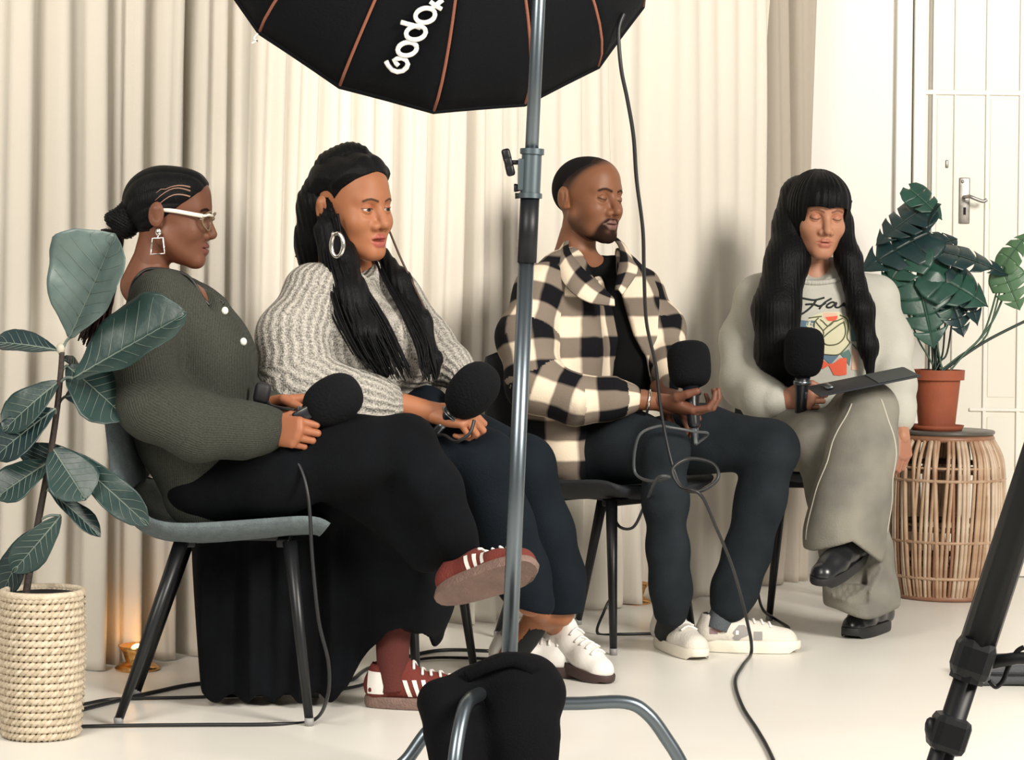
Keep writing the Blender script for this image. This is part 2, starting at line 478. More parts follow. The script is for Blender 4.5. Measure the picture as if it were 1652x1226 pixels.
    def shell(s, region, th=.004, h=.0025, base=None, lo=(-.13, -.16, -.12), hi=(.13, .15, .17), k=.004, ramp=0):
        """hair that hugs the skull where region(P) < 0"""
        b = base or s.skull
        def f(P):
            g = region(P)
            return smax(b(P) - (.0012 + (th - .0012) * sstep(0, ramp, -g) if ramp else th), g, k)
        V, Q = polygonize(f, lo, hi, h, safe=2.5)
        return s.to_world(V), Q
def eyeballs(hd, parent, iris=(.02, .01, .006), look=(0, 1, 0)):
    for sx in (-1, 1):
        V, F_ = ellipsoid((0, 0, 0), (1, 1, 1), 32, 24)
        L = np.array(look, float); L /= np.linalg.norm(L)
        c = V @ L
        C = np.where((c > .86)[:, None], np.array(iris), np.array((.62, .56, .52)))
        C = np.where((c > .965)[:, None], np.array((.003, .003, .003)), C)
        V = V * .0134 + hd.EX * np.array([sx, 1, 1])
        mk('eye', (hd.to_world(V), F_), mat('eye', (1, 1, 1), .15, attr=True), parent, col=C)
# ------------------------------------------------------------------ the room: floor, back wall, door, curtains
flm = mat('white_painted_floor', (.78, .76, .71), .34, var=(2.2, (.74, .715, .66), .7), bump=(5, .02))
wlm = mat('white_wall', (.84, .82, .77), .6, bump=(60, .03))
dr = mat('cream_door_paint', (.76, .735, .655), .45, var=(2, (.72, .695, .62), .5, (1, 1, .2))); drw = mat('white_gloss_paint', (.80, .78, .72), .4)
struct('floor', (np.array([(-7, -2, 0), (7, -2, 0), (7, 7.9, 0), (-7, 7.9, 0), (-7, -2, -.1), (7, -2, -.1), (7, 7.9, -.1), (-7, 7.9, -.1)], float),
        [[0, 1, 2, 3], [7, 6, 5, 4], [0, 4, 5, 1], [1, 5, 6, 2], [2, 6, 7, 3], [3, 7, 4, 0]]), flm)
YW = 7.75
struct('wall_back', box((0, YW + .08, 1.75), (14, .16, 3.5)), wlm)
def xw(px, y=YW): return W(px, 400, y)[0]
def zw(py, px=1560, y=YW): return W(px, py, y)[2]
def slab(px0, px1, z0, z1, y0, y1, bev=.003):
    a, b = xw(px0), xw(px1)
    return box(((a + b) / 2, (y0 + y1) / 2, (z0 + z1) / 2), (b - a, y1 - y0, z1 - z0), bev)
struct('trim_1', slab(1441, 1466.5, 0, 2.6, YW - .030, YW), drw)
struct('trim_2', slab(1468, 1487, 0, 2.6, YW - .050, YW), drw)
struct('baseboard_back', slab(1330, 1440, 0, .14, YW - .018, YW), drw)
door = props(mk('door_1', slab(1487, 1690, .004, 2.5, YW - .012, YW, 0), dr, None, False), kind='structure')
mk('jamb_groove', slab(1494, 1499, .0, 2.5, YW - .016, YW - .011, 0), mat('groove_grey', (.33, .31, .27), .7), door, False)
for a, b in ((1500, 1506), (1535, 1537.5), (1586, 1592), (1640, 1646)):
    mk('stile', slab(a, b, .2, 2.5, YW - .021, YW - .010), drw, door, False)
for px0, px1, py, t in ((1487, 1655, 150, .017), (1565, 1655, 660, .012), (1500, 1655, 905, .02)):
    mk('rail', slab(px0, px1, zw(py) - t / 2, zw(py) + t / 2, YW - .022, YW - .010), drw, door, False)
for a, b, p0, p1_ in ((1508, 1533, 160, 640), (1594, 1638, 160, 640), (1594, 1638, 672, 890), (1508, 1533, 672, 890)):
    mk('panel', slab(a, b, zw(p1_), zw(p0), YW - .015, YW - .011, .002), dr, door, False)
steel = mat('worn_steel', (.36, .34, .32), .4, metal=.85, var=(40, (.20, .19, .18), .7))
pl = mk('handle_plate', slab(1545, 1562, zw(361), zw(287), YW - .020, YW - .010), steel, door)
mk('keyhole', slab(1551.5, 1555.5, zw(347), zw(335), YW - .0215, YW - .0195, 0), mat('keyhole_black', (.01, .01, .01), .9), pl, False)
hc = W(1560, 318, YW - .02)
mk('lever', tube(catmull(np.array([hc + (-.01, 0, 0), hc + (0, -.045, 0), hc + (.02, -.05, -.008), hc + (.045, -.05, -.016), hc + (.058, -.05, -.010)]), 5), .0065, 8), steel, pl)
mk('screw', ellipsoid(W(1553, 293, YW - .02), (.006, .004, .006), 8, 6), steel, pl)
mk('night_latch', slab(1522, 1527, zw(272), zw(259), YW - .02, YW - .01), steel, door)
# curtains hang on a track that runs from the near left to the back wall, beside the door
def path_y(x): return 6.54 + .9 * x
TD = np.array([1, .9]) / math.hypot(1, .9); ND = np.array([TD[1], -TD[0]])        # along the track; towards the room
def s_of(px):                                # distance along the track where a pixel column meets it
    k = (px - CX) / FPX; y = 6.54 / (1 - .9 * k); return (k * y + 2.5) * math.hypot(1, .9)
DARK = [(-120, .05, 30), (-60, .04, 22), (-10, .05, 20), (30, .03, 16), (78, .055, 16), (128, .022, 14), (150, .02, 12), (192, .045, 9), (216, .03, 9), (258, .055, 11), (285, .012, 8), (316, .085, 10), (346, .035, 8), (374, .06, 5), (420, .04, 11), (444, .03, 9), (472, .035, 7), (494, .03, 8), (522, .045, 9), (548, .02, 8), (576, .045, 9), (612, .025, 10), (652, .05, 9), (676, .02, 8), (702, .045, 8), (728, .02, 8), (760, .075, 8), (790, .03, 9), (822, .035, 9), (850, .03, 9),
        (880, .03, 10), (912, .02, 10), (951, .04, 8), (985, .02, 10), (1012, .05, 7), (1062, .045, 16), (1105, .014, 14), (1140, .022, 12), (1172, .014, 10), (1205, .02, 10), (1232, .022, 8), (1258, .10, 9), (1284, .02, 8), (1308, .07, 7), (1326, .02, 6)]
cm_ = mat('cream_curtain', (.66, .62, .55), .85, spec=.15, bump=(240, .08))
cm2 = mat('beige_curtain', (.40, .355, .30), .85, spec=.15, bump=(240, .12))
def curtain(label, p0, p1, seed, m, back=0.0, diag=0.0):
    s0, s1 = s_of(p0), s_of(p1); n = int((s1 - s0) / .0075); zs = np.concatenate([[.004, .03, .1, .2, .35], np.linspace(.5, 2.75, 16)])
    s = np.linspace(s0, s1, n); V = []
    for z in zs:
        sh = diag * (z - .9) + .012 * np.sin(z * 2.1 + s * 3 + seed)
        h = np.zeros(n); sc = .9 + .25 * np.sin(z * 1.3 + seed) + .25 * max(0, .5 - z)
        for px, a, w in DARK:
            c = s_of(px) + sh * (1 if px > 1000 else .5); ww = (s_of(px + w) - s_of(px))
            h -= 1.7 * a * sc * np.exp(-(np.abs(s - c) / (1.15 * ww)) ** 1.7)
        h += .0025 * np.sin(s * 37 + seed + .8 * z) + .012 * np.sin(s * 13 + 1.3 * z + seed) + .012 * (1 if z < .15 else 0) * np.sin(s * 55) * (1 - z / .15)
        x = -2.5 + s * TD[0] + ND[0] * (h - back); y = path_y(-2.5) + s * TD[1] + ND[1] * (h - back)
        V.append(np.stack([x, y, np.full(n, z)], 1))
    V = np.concatenate(V); k = np.arange(n - 1)
    Q = np.concatenate([np.stack([r * n + k, r * n + k + 1, (r + 1) * n + k + 1, (r + 1) * n + k], 1) for r in range(len(zs) - 1)])
    o = mk('curtain', (V, Q), m)
    md = o.modifiers.new('cloth thickness', 'SOLIDIFY'); md.thickness = .003
    return props(o, label, 'curtain', 'curtains behind the seated row')
curtain('pleated cream curtain at far left behind the fig plant', -330, 318, 1, cm_)
curtain('pleated cream curtain behind the two seated people on the left and the softbox', 318, 868, 2, cm_)
curtain('broad cream curtain with few folds behind the person in the checked shirt', 868, 1257, 3, cm_, 0, -.035)
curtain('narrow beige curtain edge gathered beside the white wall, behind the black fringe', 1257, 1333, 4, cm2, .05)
xr = [-2.5, .95]
rail = mk('curtain_rail', tube(np.array([(x, path_y(x), 2.77) for x in xr]), .018, 10), mat('white_gloss_paint', (1, 1, 1)))
props(rail, kind='structure'); rail.name = 'trim_3'
# ------------------------------------------------------------------ shell chairs on four tapered metal legs (local: front = +x, seat height .44)
blk = mat('black_metal', (.010, .011, .013), .38, metal=.3)
def chair(label, shell_m, loc, rz, group='shell chairs in the row'):
    t = thing('shell_chair', label, 'chair', (0, 0, 0), group)
    prof = [(.236, .436), (.220, .444), (.18, .445), (.08, .435), (-.04, .425), (-.12, .430), (-.17, .452), (-.205, .50), (-.228, .58), (-.25, .68), (-.268, .775), (-.276, .80)]
    prof = catmull(np.array([(x, 0, z) for x, z in prof]), 3)
    m = len(prof); nv = 13; V = []
    for side in (0, 1):
        for i, (x, _, z) in enumerate(prof):
            a = i / (m - 1); w = .215 + .012 * sin(a * pi) - .035 * max(0, a - .6) / .4
            w *= math.sqrt(max(.0, 1 - max(0, (a - .93) / .075) ** 2)) if a > .93 else 1
            w *= 1 if a > .06 else .94 + a
            T = prof[min(i + 1, m - 1)] - prof[max(i - 1, 0)]; T /= np.linalg.norm(T); nrm = np.array([T[2], 0, -T[0]])   # towards the underside
            if nrm[2] > .3: nrm = -nrm
            for j in range(nv):
                v = -1 + 2 * j / (nv - 1)
                up = .030 * abs(v) ** 3 * (1 - abs(a - .35) * .9)
                p = np.array([x, v * w, z]) - nrm * up
                if a > .5: p += np.array([.05 * abs(v) ** 2.2 * (a - .5), 0, 0])
                th = .032 * (1 - .6 * abs(v) ** 6)
                V.append(p + nrm * (th if side else 0))
    V = np.array(V); N = m * nv; Fc = []
    for i in range(m - 1):
        for j in range(nv - 1):
            a = i * nv + j; Fc.append([a, a + 1, a + nv + 1, a + nv]); Fc.append([N + a + nv, N + a + nv + 1, N + a + 1, N + a])
    rim = list(range(nv)) + [i * nv + nv - 1 for i in range(1, m)] + [(m - 1) * nv + j for j in range(nv - 2, -1, -1)] + [i * nv for i in range(m - 2, 0, -1)]
    for a, b in zip(rim, rim[1:] + rim[:1]): Fc.append([b, a, N + a, N + b])
    mk('seat_shell', (V, Fc), shell_m, t)
    fr = join(box((.03, 0, .400), (.24, .03, .018), .004), box((.14, 0, .400), (.03, .27, .02), .004), box((-.07, 0, .398), (.03, .25, .02), .004))
    mk('seat_frame', fr, blk, t, False)
    for sx, sy in ((1, 1), (1, -1), (-1, 1), (-1, -1)):
        top = np.array([.155 if sx > 0 else -.085, sy * .13, .405]); ft = np.array([.205 if sx > 0 else -.215, sy * .175, .012])
        lg = mk('leg', tube(np.array([ft, ft * .5 + top * .5, top]), [.010, .0135, .017], 10), blk, t)
        mk('foot_cap', tube(np.array([ft + (0, 0, -.012), ft + (0, 0, .006)]), [.0105, .011], 10), mat('grey_foot_cap', (.25, .25, .25), .5), lg)
    t.location = loc; t.rotation_euler = (0, 0, rz)
    return t
gsh = mat('grey_felt_upholstery', (.115, .145, .155), .9, bump=(220, .35), var=(60, (.085, .108, .118), .8))
dsh = mat('black_seat_upholstery', (.012, .014, .019), .7, bump=(220, .2))
tsh = mat('dark_teal_upholstery', (.030, .042, .045), .85, bump=(220, .25))
chair('grey upholstered shell chair with splayed black legs under the person in green', gsh, (-.655, 5.12, 0), radians(3))
chair('dark shell chair under the person in the light grey knit sweater', tsh, (-.345, 5.62, 0), radians(-22))
chair('black shell chair under the person in the checked flannel shirt', dsh, (.245, 6.24, 0), radians(-42))
chair('black shell chair under the person in the rose sweatshirt, mostly hidden', dsh, (.935, 6.86, 0), radians(-86))
# ------------------------------------------------------------------ cloth materials
def cloth_uv(name, kind, c1, c2=None, c3=None, rough=.9, per=.066, bumpk=1.0):
    """woven or knitted cloth; its coordinates run around and along each sleeve, leg and trunk, in metres"""
    if name in MATS: return MATS[name]
    m = bpy.data.materials.new(name); MATS[name] = m
    nt, N, L, b = nodes_of(m)
    b.inputs['Roughness'].default_value = rough; b.inputs['Specular IOR Level'].default_value = .12
    b.inputs['Sheen Weight'].default_value = .0
    uv = N.new('ShaderNodeUVMap'); uv.uv_map = 'UVMap'; uvl = N.new('ShaderNodeUVMap'); uvl.uv_map = 'UVLimb'
    at = N.new('ShaderNodeAttribute'); at.attribute_name = 'trunk_minus_limb'
    gt = N.new('ShaderNodeMath'); gt.operation = 'GREATER_THAN'; L.new(at.outputs['Fac'], gt.inputs[0]); gt.inputs[1].default_value = 0.0
    mv = N.new('ShaderNodeMix'); mv.data_type = 'VECTOR'; L.new(gt.outputs[0], mv.inputs[0]); L.new(uv.outputs[0], mv.inputs[4]); L.new(uvl.outputs[0], mv.inputs[5])
    sp = N.new('ShaderNodeSeparateXYZ'); L.new(mv.outputs[1], sp.inputs[0])
    tc = N.new('ShaderNodeTexCoord')
    def math_(op, a, bb=None, c=None):
        n = N.new('ShaderNodeMath'); n.operation = op
        for i, v in enumerate((a, bb, c)):
            if v is None: continue
            if isinstance(v, (int, float)): n.inputs[i].default_value = v
            else: L.new(v, n.inputs[i])
        return n.outputs[0]
    def mixc(f, a, bb):
        n = N.new('ShaderNodeMix'); n.data_type = 'RGBA'; L.new(f, n.inputs[0])
        for i, v in ((6, a), (7, bb)):
            if isinstance(v, tuple): n.inputs[i].default_value = (*v, 1)
            else: L.new(v, n.inputs[i])
        return n.outputs[2]
    nz = N.new('ShaderNodeTexNoise'); nz.inputs['Scale'].default_value = 260; nz.inputs['Detail'].default_value = 2
    L.new(tc.outputs['Object'], nz.inputs['Vector'])
    nl = N.new('ShaderNodeTexNoise'); nl.inputs['Scale'].default_value = 9; L.new(tc.outputs['Object'], nl.inputs['Vector'])
    u, v = sp.outputs[0], sp.outputs[1]
    if kind == 'plaid':
        def band(x, off):
            y = math_('ADD', x, off); y = math_('ADD', y, math_('MULTIPLY', math_('SUBTRACT', nl.outputs['Fac'], .5), .02))
            t = math_('PINGPONG', math_('DIVIDE', y, per), 1.0)
            r = N.new('ShaderNodeMapRange'); r.inputs[1].default_value = .44; r.inputs[2].default_value = .56
            L.new(t, r.inputs[0]); return r.outputs[0]
        A, Bd = band(u, .31), band(v, .02)
        x1 = mixc(A, c1, c2); x2 = mixc(A, tuple(.92 * q for q in c2), c3)
        col = mixc(Bd, x1, x2)
        h = nz.outputs['Fac']; st = .25
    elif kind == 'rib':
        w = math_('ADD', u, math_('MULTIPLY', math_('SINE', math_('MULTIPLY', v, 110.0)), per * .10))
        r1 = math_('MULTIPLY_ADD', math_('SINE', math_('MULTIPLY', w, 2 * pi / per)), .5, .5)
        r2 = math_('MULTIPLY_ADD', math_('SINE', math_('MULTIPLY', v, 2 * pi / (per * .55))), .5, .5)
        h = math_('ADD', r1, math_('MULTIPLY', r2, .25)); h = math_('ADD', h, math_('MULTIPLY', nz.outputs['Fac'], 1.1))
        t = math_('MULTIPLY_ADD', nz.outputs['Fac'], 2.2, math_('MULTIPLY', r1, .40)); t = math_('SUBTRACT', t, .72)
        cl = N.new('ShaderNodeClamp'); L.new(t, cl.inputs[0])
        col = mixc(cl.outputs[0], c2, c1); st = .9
    else:
        r = N.new('ShaderNodeMapRange'); r.inputs[1].default_value = .35; r.inputs[2].default_value = .7; L.new(nl.outputs['Fac'], r.inputs[0])
        col = mixc(r.outputs[0], c1, c2 or c1); h = nz.outputs['Fac']; st = .3
    L.new(col, b.inputs['Base Color'])
    bn = N.new('ShaderNodeBump'); bn.inputs['Strength'].default_value = st * bumpk; bn.inputs['Distance'].default_value = .004
    L.new(h, bn.inputs['Height']); L.new(bn.outputs[0], b.inputs['Normal'])
    return m
SKIN = mat('skin', (1, 1, 1), .5, spec=.35, attr=True, sss=.06)
def _rough_hair():                           # hair growing on skin (brows, beard, cropped scalp) is matter than the skin itself
    nt = SKIN.node_tree; L = nt.links; b = nt.nodes['Principled BSDF']; a = [n for n in nt.nodes if n.type == 'VERTEX_COLOR'][0]
    bw = nt.nodes.new('ShaderNodeRGBToBW'); L.new(a.outputs['Color'], bw.inputs[0])
    r = nt.nodes.new('ShaderNodeMapRange'); r.inputs[1].default_value = .012; r.inputs[2].default_value = .05; r.inputs[3].default_value = .95; r.inputs[4].default_value = .5
    L.new(bw.outputs[0], r.inputs[0]); L.new(r.outputs[0], b.inputs['Roughness'])
    r2 = nt.nodes.new('ShaderNodeMapRange'); r2.inputs[1].default_value = .012; r2.inputs[2].default_value = .05; r2.inputs[3].default_value = .08; r2.inputs[4].default_value = .35
    L.new(bw.outputs[0], r2.inputs[0]); L.new(r2.outputs[0], b.inputs['Specular IOR Level'])
_rough_hair()
HAIR = mat('black_hair', (.0022, .0024, .0032), .5, spec=.13, bump=(60, .3, (6, 6, .35)))
# ------------------------------------------------------------------ garments and bodies
def garment(name, prims, m, parent, h=.006, cut=None, wr=None, planar=None):
    lo, hi = bounds(prims)
    def f(P):
        d = blend(prims, P)
        if wr:
            for (fr, am, sd, an) in wr: d = d + am * wav(P, fr, sd, an)
        if cut is not None: d = cut(P, d)
        return d
    V, Q = polygonize(f, lo, hi, h, safe=1.7)
    uv = limb_uv(prims, V, Q, planar or (lambda X: X[:, [0, 2]]))
    return mk(name, (V, Q), m, parent, uv=uv), f
def hand_prims(curl, thumb=((.35, .5, .2), (.1, -.2, 0)), sx=1, spread=.0, size=1.0):
    """fingers along +y, back of the hand +z, thumb on the sx side; curl per finger = three joint angles in degrees"""
    base = [(.026, .088), (.008, .092), (-.010, .088), (-.026, .079)]
    ln = [(.042, .025, .021), (.046, .029, .022), (.042, .027, .021), (.033, .020, .018)]
    rr = [.0082, .0085, .0081, .0071]
    pr = []
    for i in range(4):
        bx, by = base[i]
        pr.append(Limb([((bx * .55 * sx, .006, 0), .014), ((bx * sx, by, .001), rr[i] + .0028)], k=.014))
    pr.append(Ell((0.004 * sx, .045, -.004), (.034, .046, .013), k=.012))
    for i in range(4):
        bx, by = base[i]; p = np.array([bx * sx, by, .001]); a = 0; pts = [(p, rr[i] + .001)]
        sp = spread * (1.5 - i) * .12
        for j in range(3):
            a += radians(curl[i][j] if np.ndim(curl[i]) else curl[i] * (1, 1.15, .6)[j])
            p = p + ln[i][j] * np.array([sx * sp * cos(a), cos(a), -sin(a)]); pts.append((p, rr[i] * (.97 - .09 * j)))
        pr.append(Limb(pts, k=.0022, kj=.002))
    t0 = np.array([.020 * sx, .020, -.004]); pts = [(t0, .014)]
    p = t0
    for l, r, dv in ((.036, .0125, thumb[0]), (.032, .0105, thumb[1]), (.025, .0088, thumb[2] if len(thumb) > 2 else thumb[1])):
        dv = np.array(dv, float); dv /= np.linalg.norm(dv); p = p + l * dv * np.array([sx, 1, 1]); pts.append((p, r))
    pr.append(Limb(pts, k=.010, kj=.003))
    pr.append(Limb([((0, -.06, 0), .025), ((0, .012, -.001), .0225)], k=.012, flat=((0, 0, 1), .78)))
    return pr
def hand_mesh(M, size=1.0, h=.0024, **k):
    pr = hand_prims(**k); lo, hi = bounds(pr)
    V, Q = polygonize(lambda P: blend(pr, P), lo, hi, h, safe=1.8)
    return (V * size) @ M[:3, :3].T + M[:3, 3], Q
def body(parent, prims, head, hands, skin, h=.009, palm=None, neck_cut=-.15, extra_f=None):
    """one continuous skin mesh: trunk and limbs, head and neck, hands"""
    lo, hi = bounds(prims)
    V, Q = polygonize(lambda P: blend(prims, P), lo, hi, h, safe=1.7)
    Vs, Qs, Cs = [V], [Q], [np.tile(np.array(skin), (len(V), 1))]
    HV, HQ, HC, _ = head.mesh(neck=neck_cut)
    Vs.append(HV); Qs.append(HQ); Cs.append(HC)
    for hv, hq in hands:
        Vs.append(hv); Qs.append(hq); Cs.append(np.tile(np.array(palm or skin), (len(hv), 1)))
    n = np.cumsum([0] + [len(v) for v in Vs[:-1]])
    return mk('body', (np.concatenate(Vs), np.concatenate([q + a for q, a in zip(Qs, n)])), SKIN, parent, col=np.concatenate(Cs))
def shrink(l, s, k=.03):
    return Limb([(p, r * s) for p, r in zip(l.p, l.r)], k=k, flat=l.flat)
def hairline(zs, ys):
    def f(P): return P[:, 1] - np.interp(P[:, 2], zs, ys)
    return f
def strand_bundle(guides, n, r, seed, width, depth=.02, steps=7, taper=.35, sides=5):
    """n braids following a band between guide curves; guides = list of polylines of equal length"""
    rg = np.random.default_rng(seed); parts = []
    G_ = [np.asarray(g, float) for g in guides]
    for i in range(n):
        t = (i + .5) / n + rg.uniform(-.3, .3) / n
        t = np.clip(t, 0, 1) * (len(G_) - 1); a = min(int(t), len(G_) - 2)
        P = G_[a] * (1 - (t - a)) + G_[a + 1] * (t - a)
        w = np.linspace(.2, 1, len(P))[:, None]
        P = P + rg.normal(size=(1, 3)) * np.array([.25, 1, .2]) * depth * w + rg.normal(size=P.shape) * .003 * w
        keep = rg.uniform(.82, 1.0); Pc = catmull(P, steps); Pc = Pc[:max(4, int(len(Pc) * keep))]
        rad = r * rg.uniform(.8, 1.15) * (1 - (1 - taper) * np.linspace(0, 1, len(Pc)) ** 3) * (1 + .16 * np.sin(np.arange(len(Pc)) * 2.2))
        parts.append(tube(Pc, rad, sides))
    return join(*parts)
# ------------------------------------------------------------------ sneakers
def shoe(parent, M, m_up, m_sole, length=.27, label=None, name='shoe', laces=None, sole_h=.026, high=.0, mids=None, tongue=True):
    """local: heel at y=0, toe at y=length, sole at z=0"""
    L = length
    prims = [Limb([((0, .035, .045), .034), ((0, .10, .055), .036), ((.0, .17, .040), .037), ((0, L - .045, .028), .036)], k=.03, kj=.02),
             Limb([((0, .038, .06), .030), ((0, .045, .085 + high), .033)], k=.03)]
    if tongue: prims.append(Limb([((0, .10, .075), .026), ((0, .082, .105 + high), .022)], k=.02))
    def f(P):
        d = blend(prims, P)
        d = smax(d, sole_h * .8 - P[:, 2], .008)
        d = np.maximum(d, -sd_cone(P, (0, .045, .085), (0, .05, .2), .026, .034))
        return d
    lo, hi = bounds(prims)
    V, Q = polygonize(f, lo, hi, .0042, safe=1.7)
    M = np.array(M, float)
    def T(VF): return np.asarray(VF[0]) @ M[:3, :3].T + M[:3, 3], VF[1]
    up = mk(name, T((V, Q)), m_up, parent)
    if label: up['label'] = label
    out = []
    for i in range(28):
        a = 2 * pi * i / 28; y = -cos(a); x = sin(a)
        w = .040 + .008 * sstep(-.2, .7, np.array([y]))[0]
        out.append((x * w * (abs(x) ** -.25 if abs(x) > .05 else 1), L / 2 + y * L / 2))
    rings = [(.96, 0), (1.0, .005), (1.0, sole_h - .004), (.97, sole_h)]
    Vs = []; n = len(out)
    for s_, z in rings:
        for (x, y) in out: Vs.append((x * s_, L / 2 + (y - L / 2) * (1 - (1 - s_) * .4), z + (.010 if y > L * .9 and z < .01 else 0)))
    Fs = [list(range(n))[::-1], [3 * n + i for i in range(n)]]
    for r in range(3):
        for i in range(n): Fs.append([r * n + i, r * n + (i + 1) % n, (r + 1) * n + (i + 1) % n, (r + 1) * n + i])
    mk('sole', T((np.array(Vs), Fs)), m_sole, up, auto=50)
    bv = BVHTree.FromPolygons([tuple(v) for v in V], [tuple(int(i) for i in q) for q in Q])
    def on(x, y, off=.002):                  # the point of the upper straight above or beside
        h_ = bv.ray_cast(Vector((x, y, .3)), Vector((0, 0, -1)))
        return np.array(h_[0]) + np.array(h_[1]) * off if h_[0] else None
    def side(y, z, sx, off=.0015):
        h_ = bv.ray_cast(Vector((.2 * sx, y, z)), Vector((-sx, 0, 0)))
        return np.array(h_[0]) + np.array(h_[1]) * off if h_[0] else None
    if laces:
        for i in range(5):
            y = .112 + i * .021
            P = [on(x, y + abs(x) * .25, .003) for x in (-.022, -.011, 0, .011, .022)]
            if all(p is not None for p in P): mk('lace', T(tube(np.array(P), .0033, 6)), laces, up)
    return up, on, side, T
def patch(rows, mate, parent, T, name='stripe'):
    """a strip laid on a surface: rows of matching points"""
    R = [[p for p in r] for r in rows]
    if any(p is None for r in R for p in r): return
    n = len(R[0]); V = np.array([p for r in R for p in r]); Fc = []
    for i in range(len(R) - 1):
        for j in range(n - 1): Fc.append([i * n + j, i * n + j + 1, (i + 1) * n + j + 1, (i + 1) * n + j])
    return mk(name, T((V, Fc)), mate, parent)
def on_floor(px, py, ang, L=.27):            # sole standing on the floor; heel at a pixel; ang = direction of the toe, 0 = to the right, -90 = to the camera
    p = G(px, py); d = (cos(radians(ang)), sin(radians(ang)), 0)
    return frame((p[0], p[1], .0015), d, (0, 0, 1))
# ------------------------------------------------------------------ person in the dark green sweater (nearest, left)
def PX(D0): return lambda x, y, r, dd=0.0: (W(x, y, D0 + dd), r * (D0 + dd) / FPX)
q = PX(5.10)
p1 = thing('person', 'person in dark green sweater and long black skirt, in profile on grey chair, white glasses', 'person', (-.62, 5.1, 0))
h1 = Head(W(273, 351, 5.10), 88, 5, 0, .95, skin=(.150, .058, .031), lips=(.12, .035, .03), open=.4, lip=1.6, nose_w=1.12, nose_l=.72, chin=1.0, neck=.92)
trn = Limb([q(322, 790, 66, -.06), q(305, 690, 84, -.07), q(300, 590, 82, -.07), q(282, 515, 60, -.08), q(262, 480, 40, -.08)], k=.05, kj=.06, uv='planar')
trf = Limb([q(330, 790, 62, .07), q(318, 690, 82, .07), q(318, 590, 80, .07), q(300, 515, 60, .08), q(280, 478, 34, .08)], k=.06, kj=.06, uv='planar')
bust = Ell(W(352, 575, 5.10), (.062, .13, .085), k=.07)
arn = Limb([q(252, 482, 44, -.14), q(230, 570, 48, -.22), q(246, 650, 54, -.25), q(318, 690, 52, -.25), q(388, 695, 44, -.22), q(426, 692, 34, -.18), q(438, 692, 29, -.17)], k=.028, kj=.04, ring=(.006, 46, 1.2))
arf = Limb([q(300, 490, 38, .16), q(360, 590, 42, .22), q(410, 660, 36, .14), q(440, 660, 28, .04)], k=.03, kj=.04)
knit = cloth_uv('olive_knit', 'rib', (.050, .053, .044), (.028, .031, .027), per=.005, bumpk=.3)
ncut = W(276, 428, 5.10)
def cut1(P, d):
    d = smax(d, -sd_cone(P, W(256, 412, 5.1), W(296, 436, 5.06), .050, .044), .010)
    d = smax(d, -sd_cone(P, W(300, 432, 5.06), W(346, 490, 4.98), .040, .016), .010)
    return d
sw1, sw1f = garment('sweater', [trn, trf, bust, arn, arf], knit, p1, .0055, cut1,
    [(15, .0075, 11, (1, 1, .5)), (30, .0035, 12, (1, 1, .6))])
skt = cloth_uv('black_skirt_cloth', 'plain', (.0022, .0026, .0036), (.0036, .0046, .0064), rough=.95)
thn = Limb([q(325, 785, 60, -.08), q(450, 762, 56, -.13), q(560, 733, 50, -.15), q(655, 715, 44, -.14)], k=.05, kj=.06)
shn = Limb([q(658, 716, 44, -.14), q(700, 790, 40, -.15), q(728, 860, 34, -.14), q(752, 905, 27, -.12)], k=.03, kj=.05)
thf = Limb([q(335, 785, 60, .09), q(480, 762, 60, .09), q(640, 742, 50, .08)], k=.05, kj=.06)
shf = Limb([q(640, 745, 52, .07), q(640, 850, 62, .08), q(642, 940, 66, .10), q(646, 985, 66, .11)], k=.05, kj=.05)
shb = Limb([q(690, 860, 40, .10), q(690, 960, 40, .14), q(690, 1020, 26, .15)], k=.04, kj=.04)
web = Limb([q(560, 770, 50, -.05), q(640, 800, 56, -.05), q(690, 880, 42, -.06)], k=.05, kj=.05)
class Drape:
    uv = 'planar'; k = .05
    def box(s): return np.array([-.80, 5.0, 0.0]), np.array([-.18, 5.45, .60])
    def d(s, P):
        x, y, z = P[:, 0], P[:, 1], P[:, 2]
        fold = .012 * np.sin(x * 62 + 3 * z) + .008 * np.sin(x * 105 + 1)
        xl = np.interp(z, [0, .42], [-.705, -.742]); xr = np.interp(z, [0, .2, .45], [-.335, -.30, -.22])
        zb = .018 + .010 * np.sin(x * 95)
        dx = np.maximum(xl - x, x - xr); dy = np.abs(y - 5.24) - (.085 + fold); dz = np.maximum(zb - z, z - .44)
        return smax(smax(dx, dy, .03), dz, .02) * .8
def cut1s(P, d):                             # the hem, higher over the shin
    zc = np.interp(P[:, 0], [-.40, -.34, -.28, -.2, -.17], [.0, .12, .185, .185, .12])
    return smax(d, zc + .008 * np.sin(P[:, 0] * 60 + P[:, 1] * 40) - P[:, 2], .01)
sk1, sk1f = garment('skirt', [thn, shn, thf, shf, shb, web, Limb([q(510, 800, 30, .04), q(610, 800, 44, .04)], k=.04), Drape()], skt, p1, .0065, cut1s,
    [(13, .006, 21, (1, 1, .35)), (30, .002, 22, (1, 1, .4))])
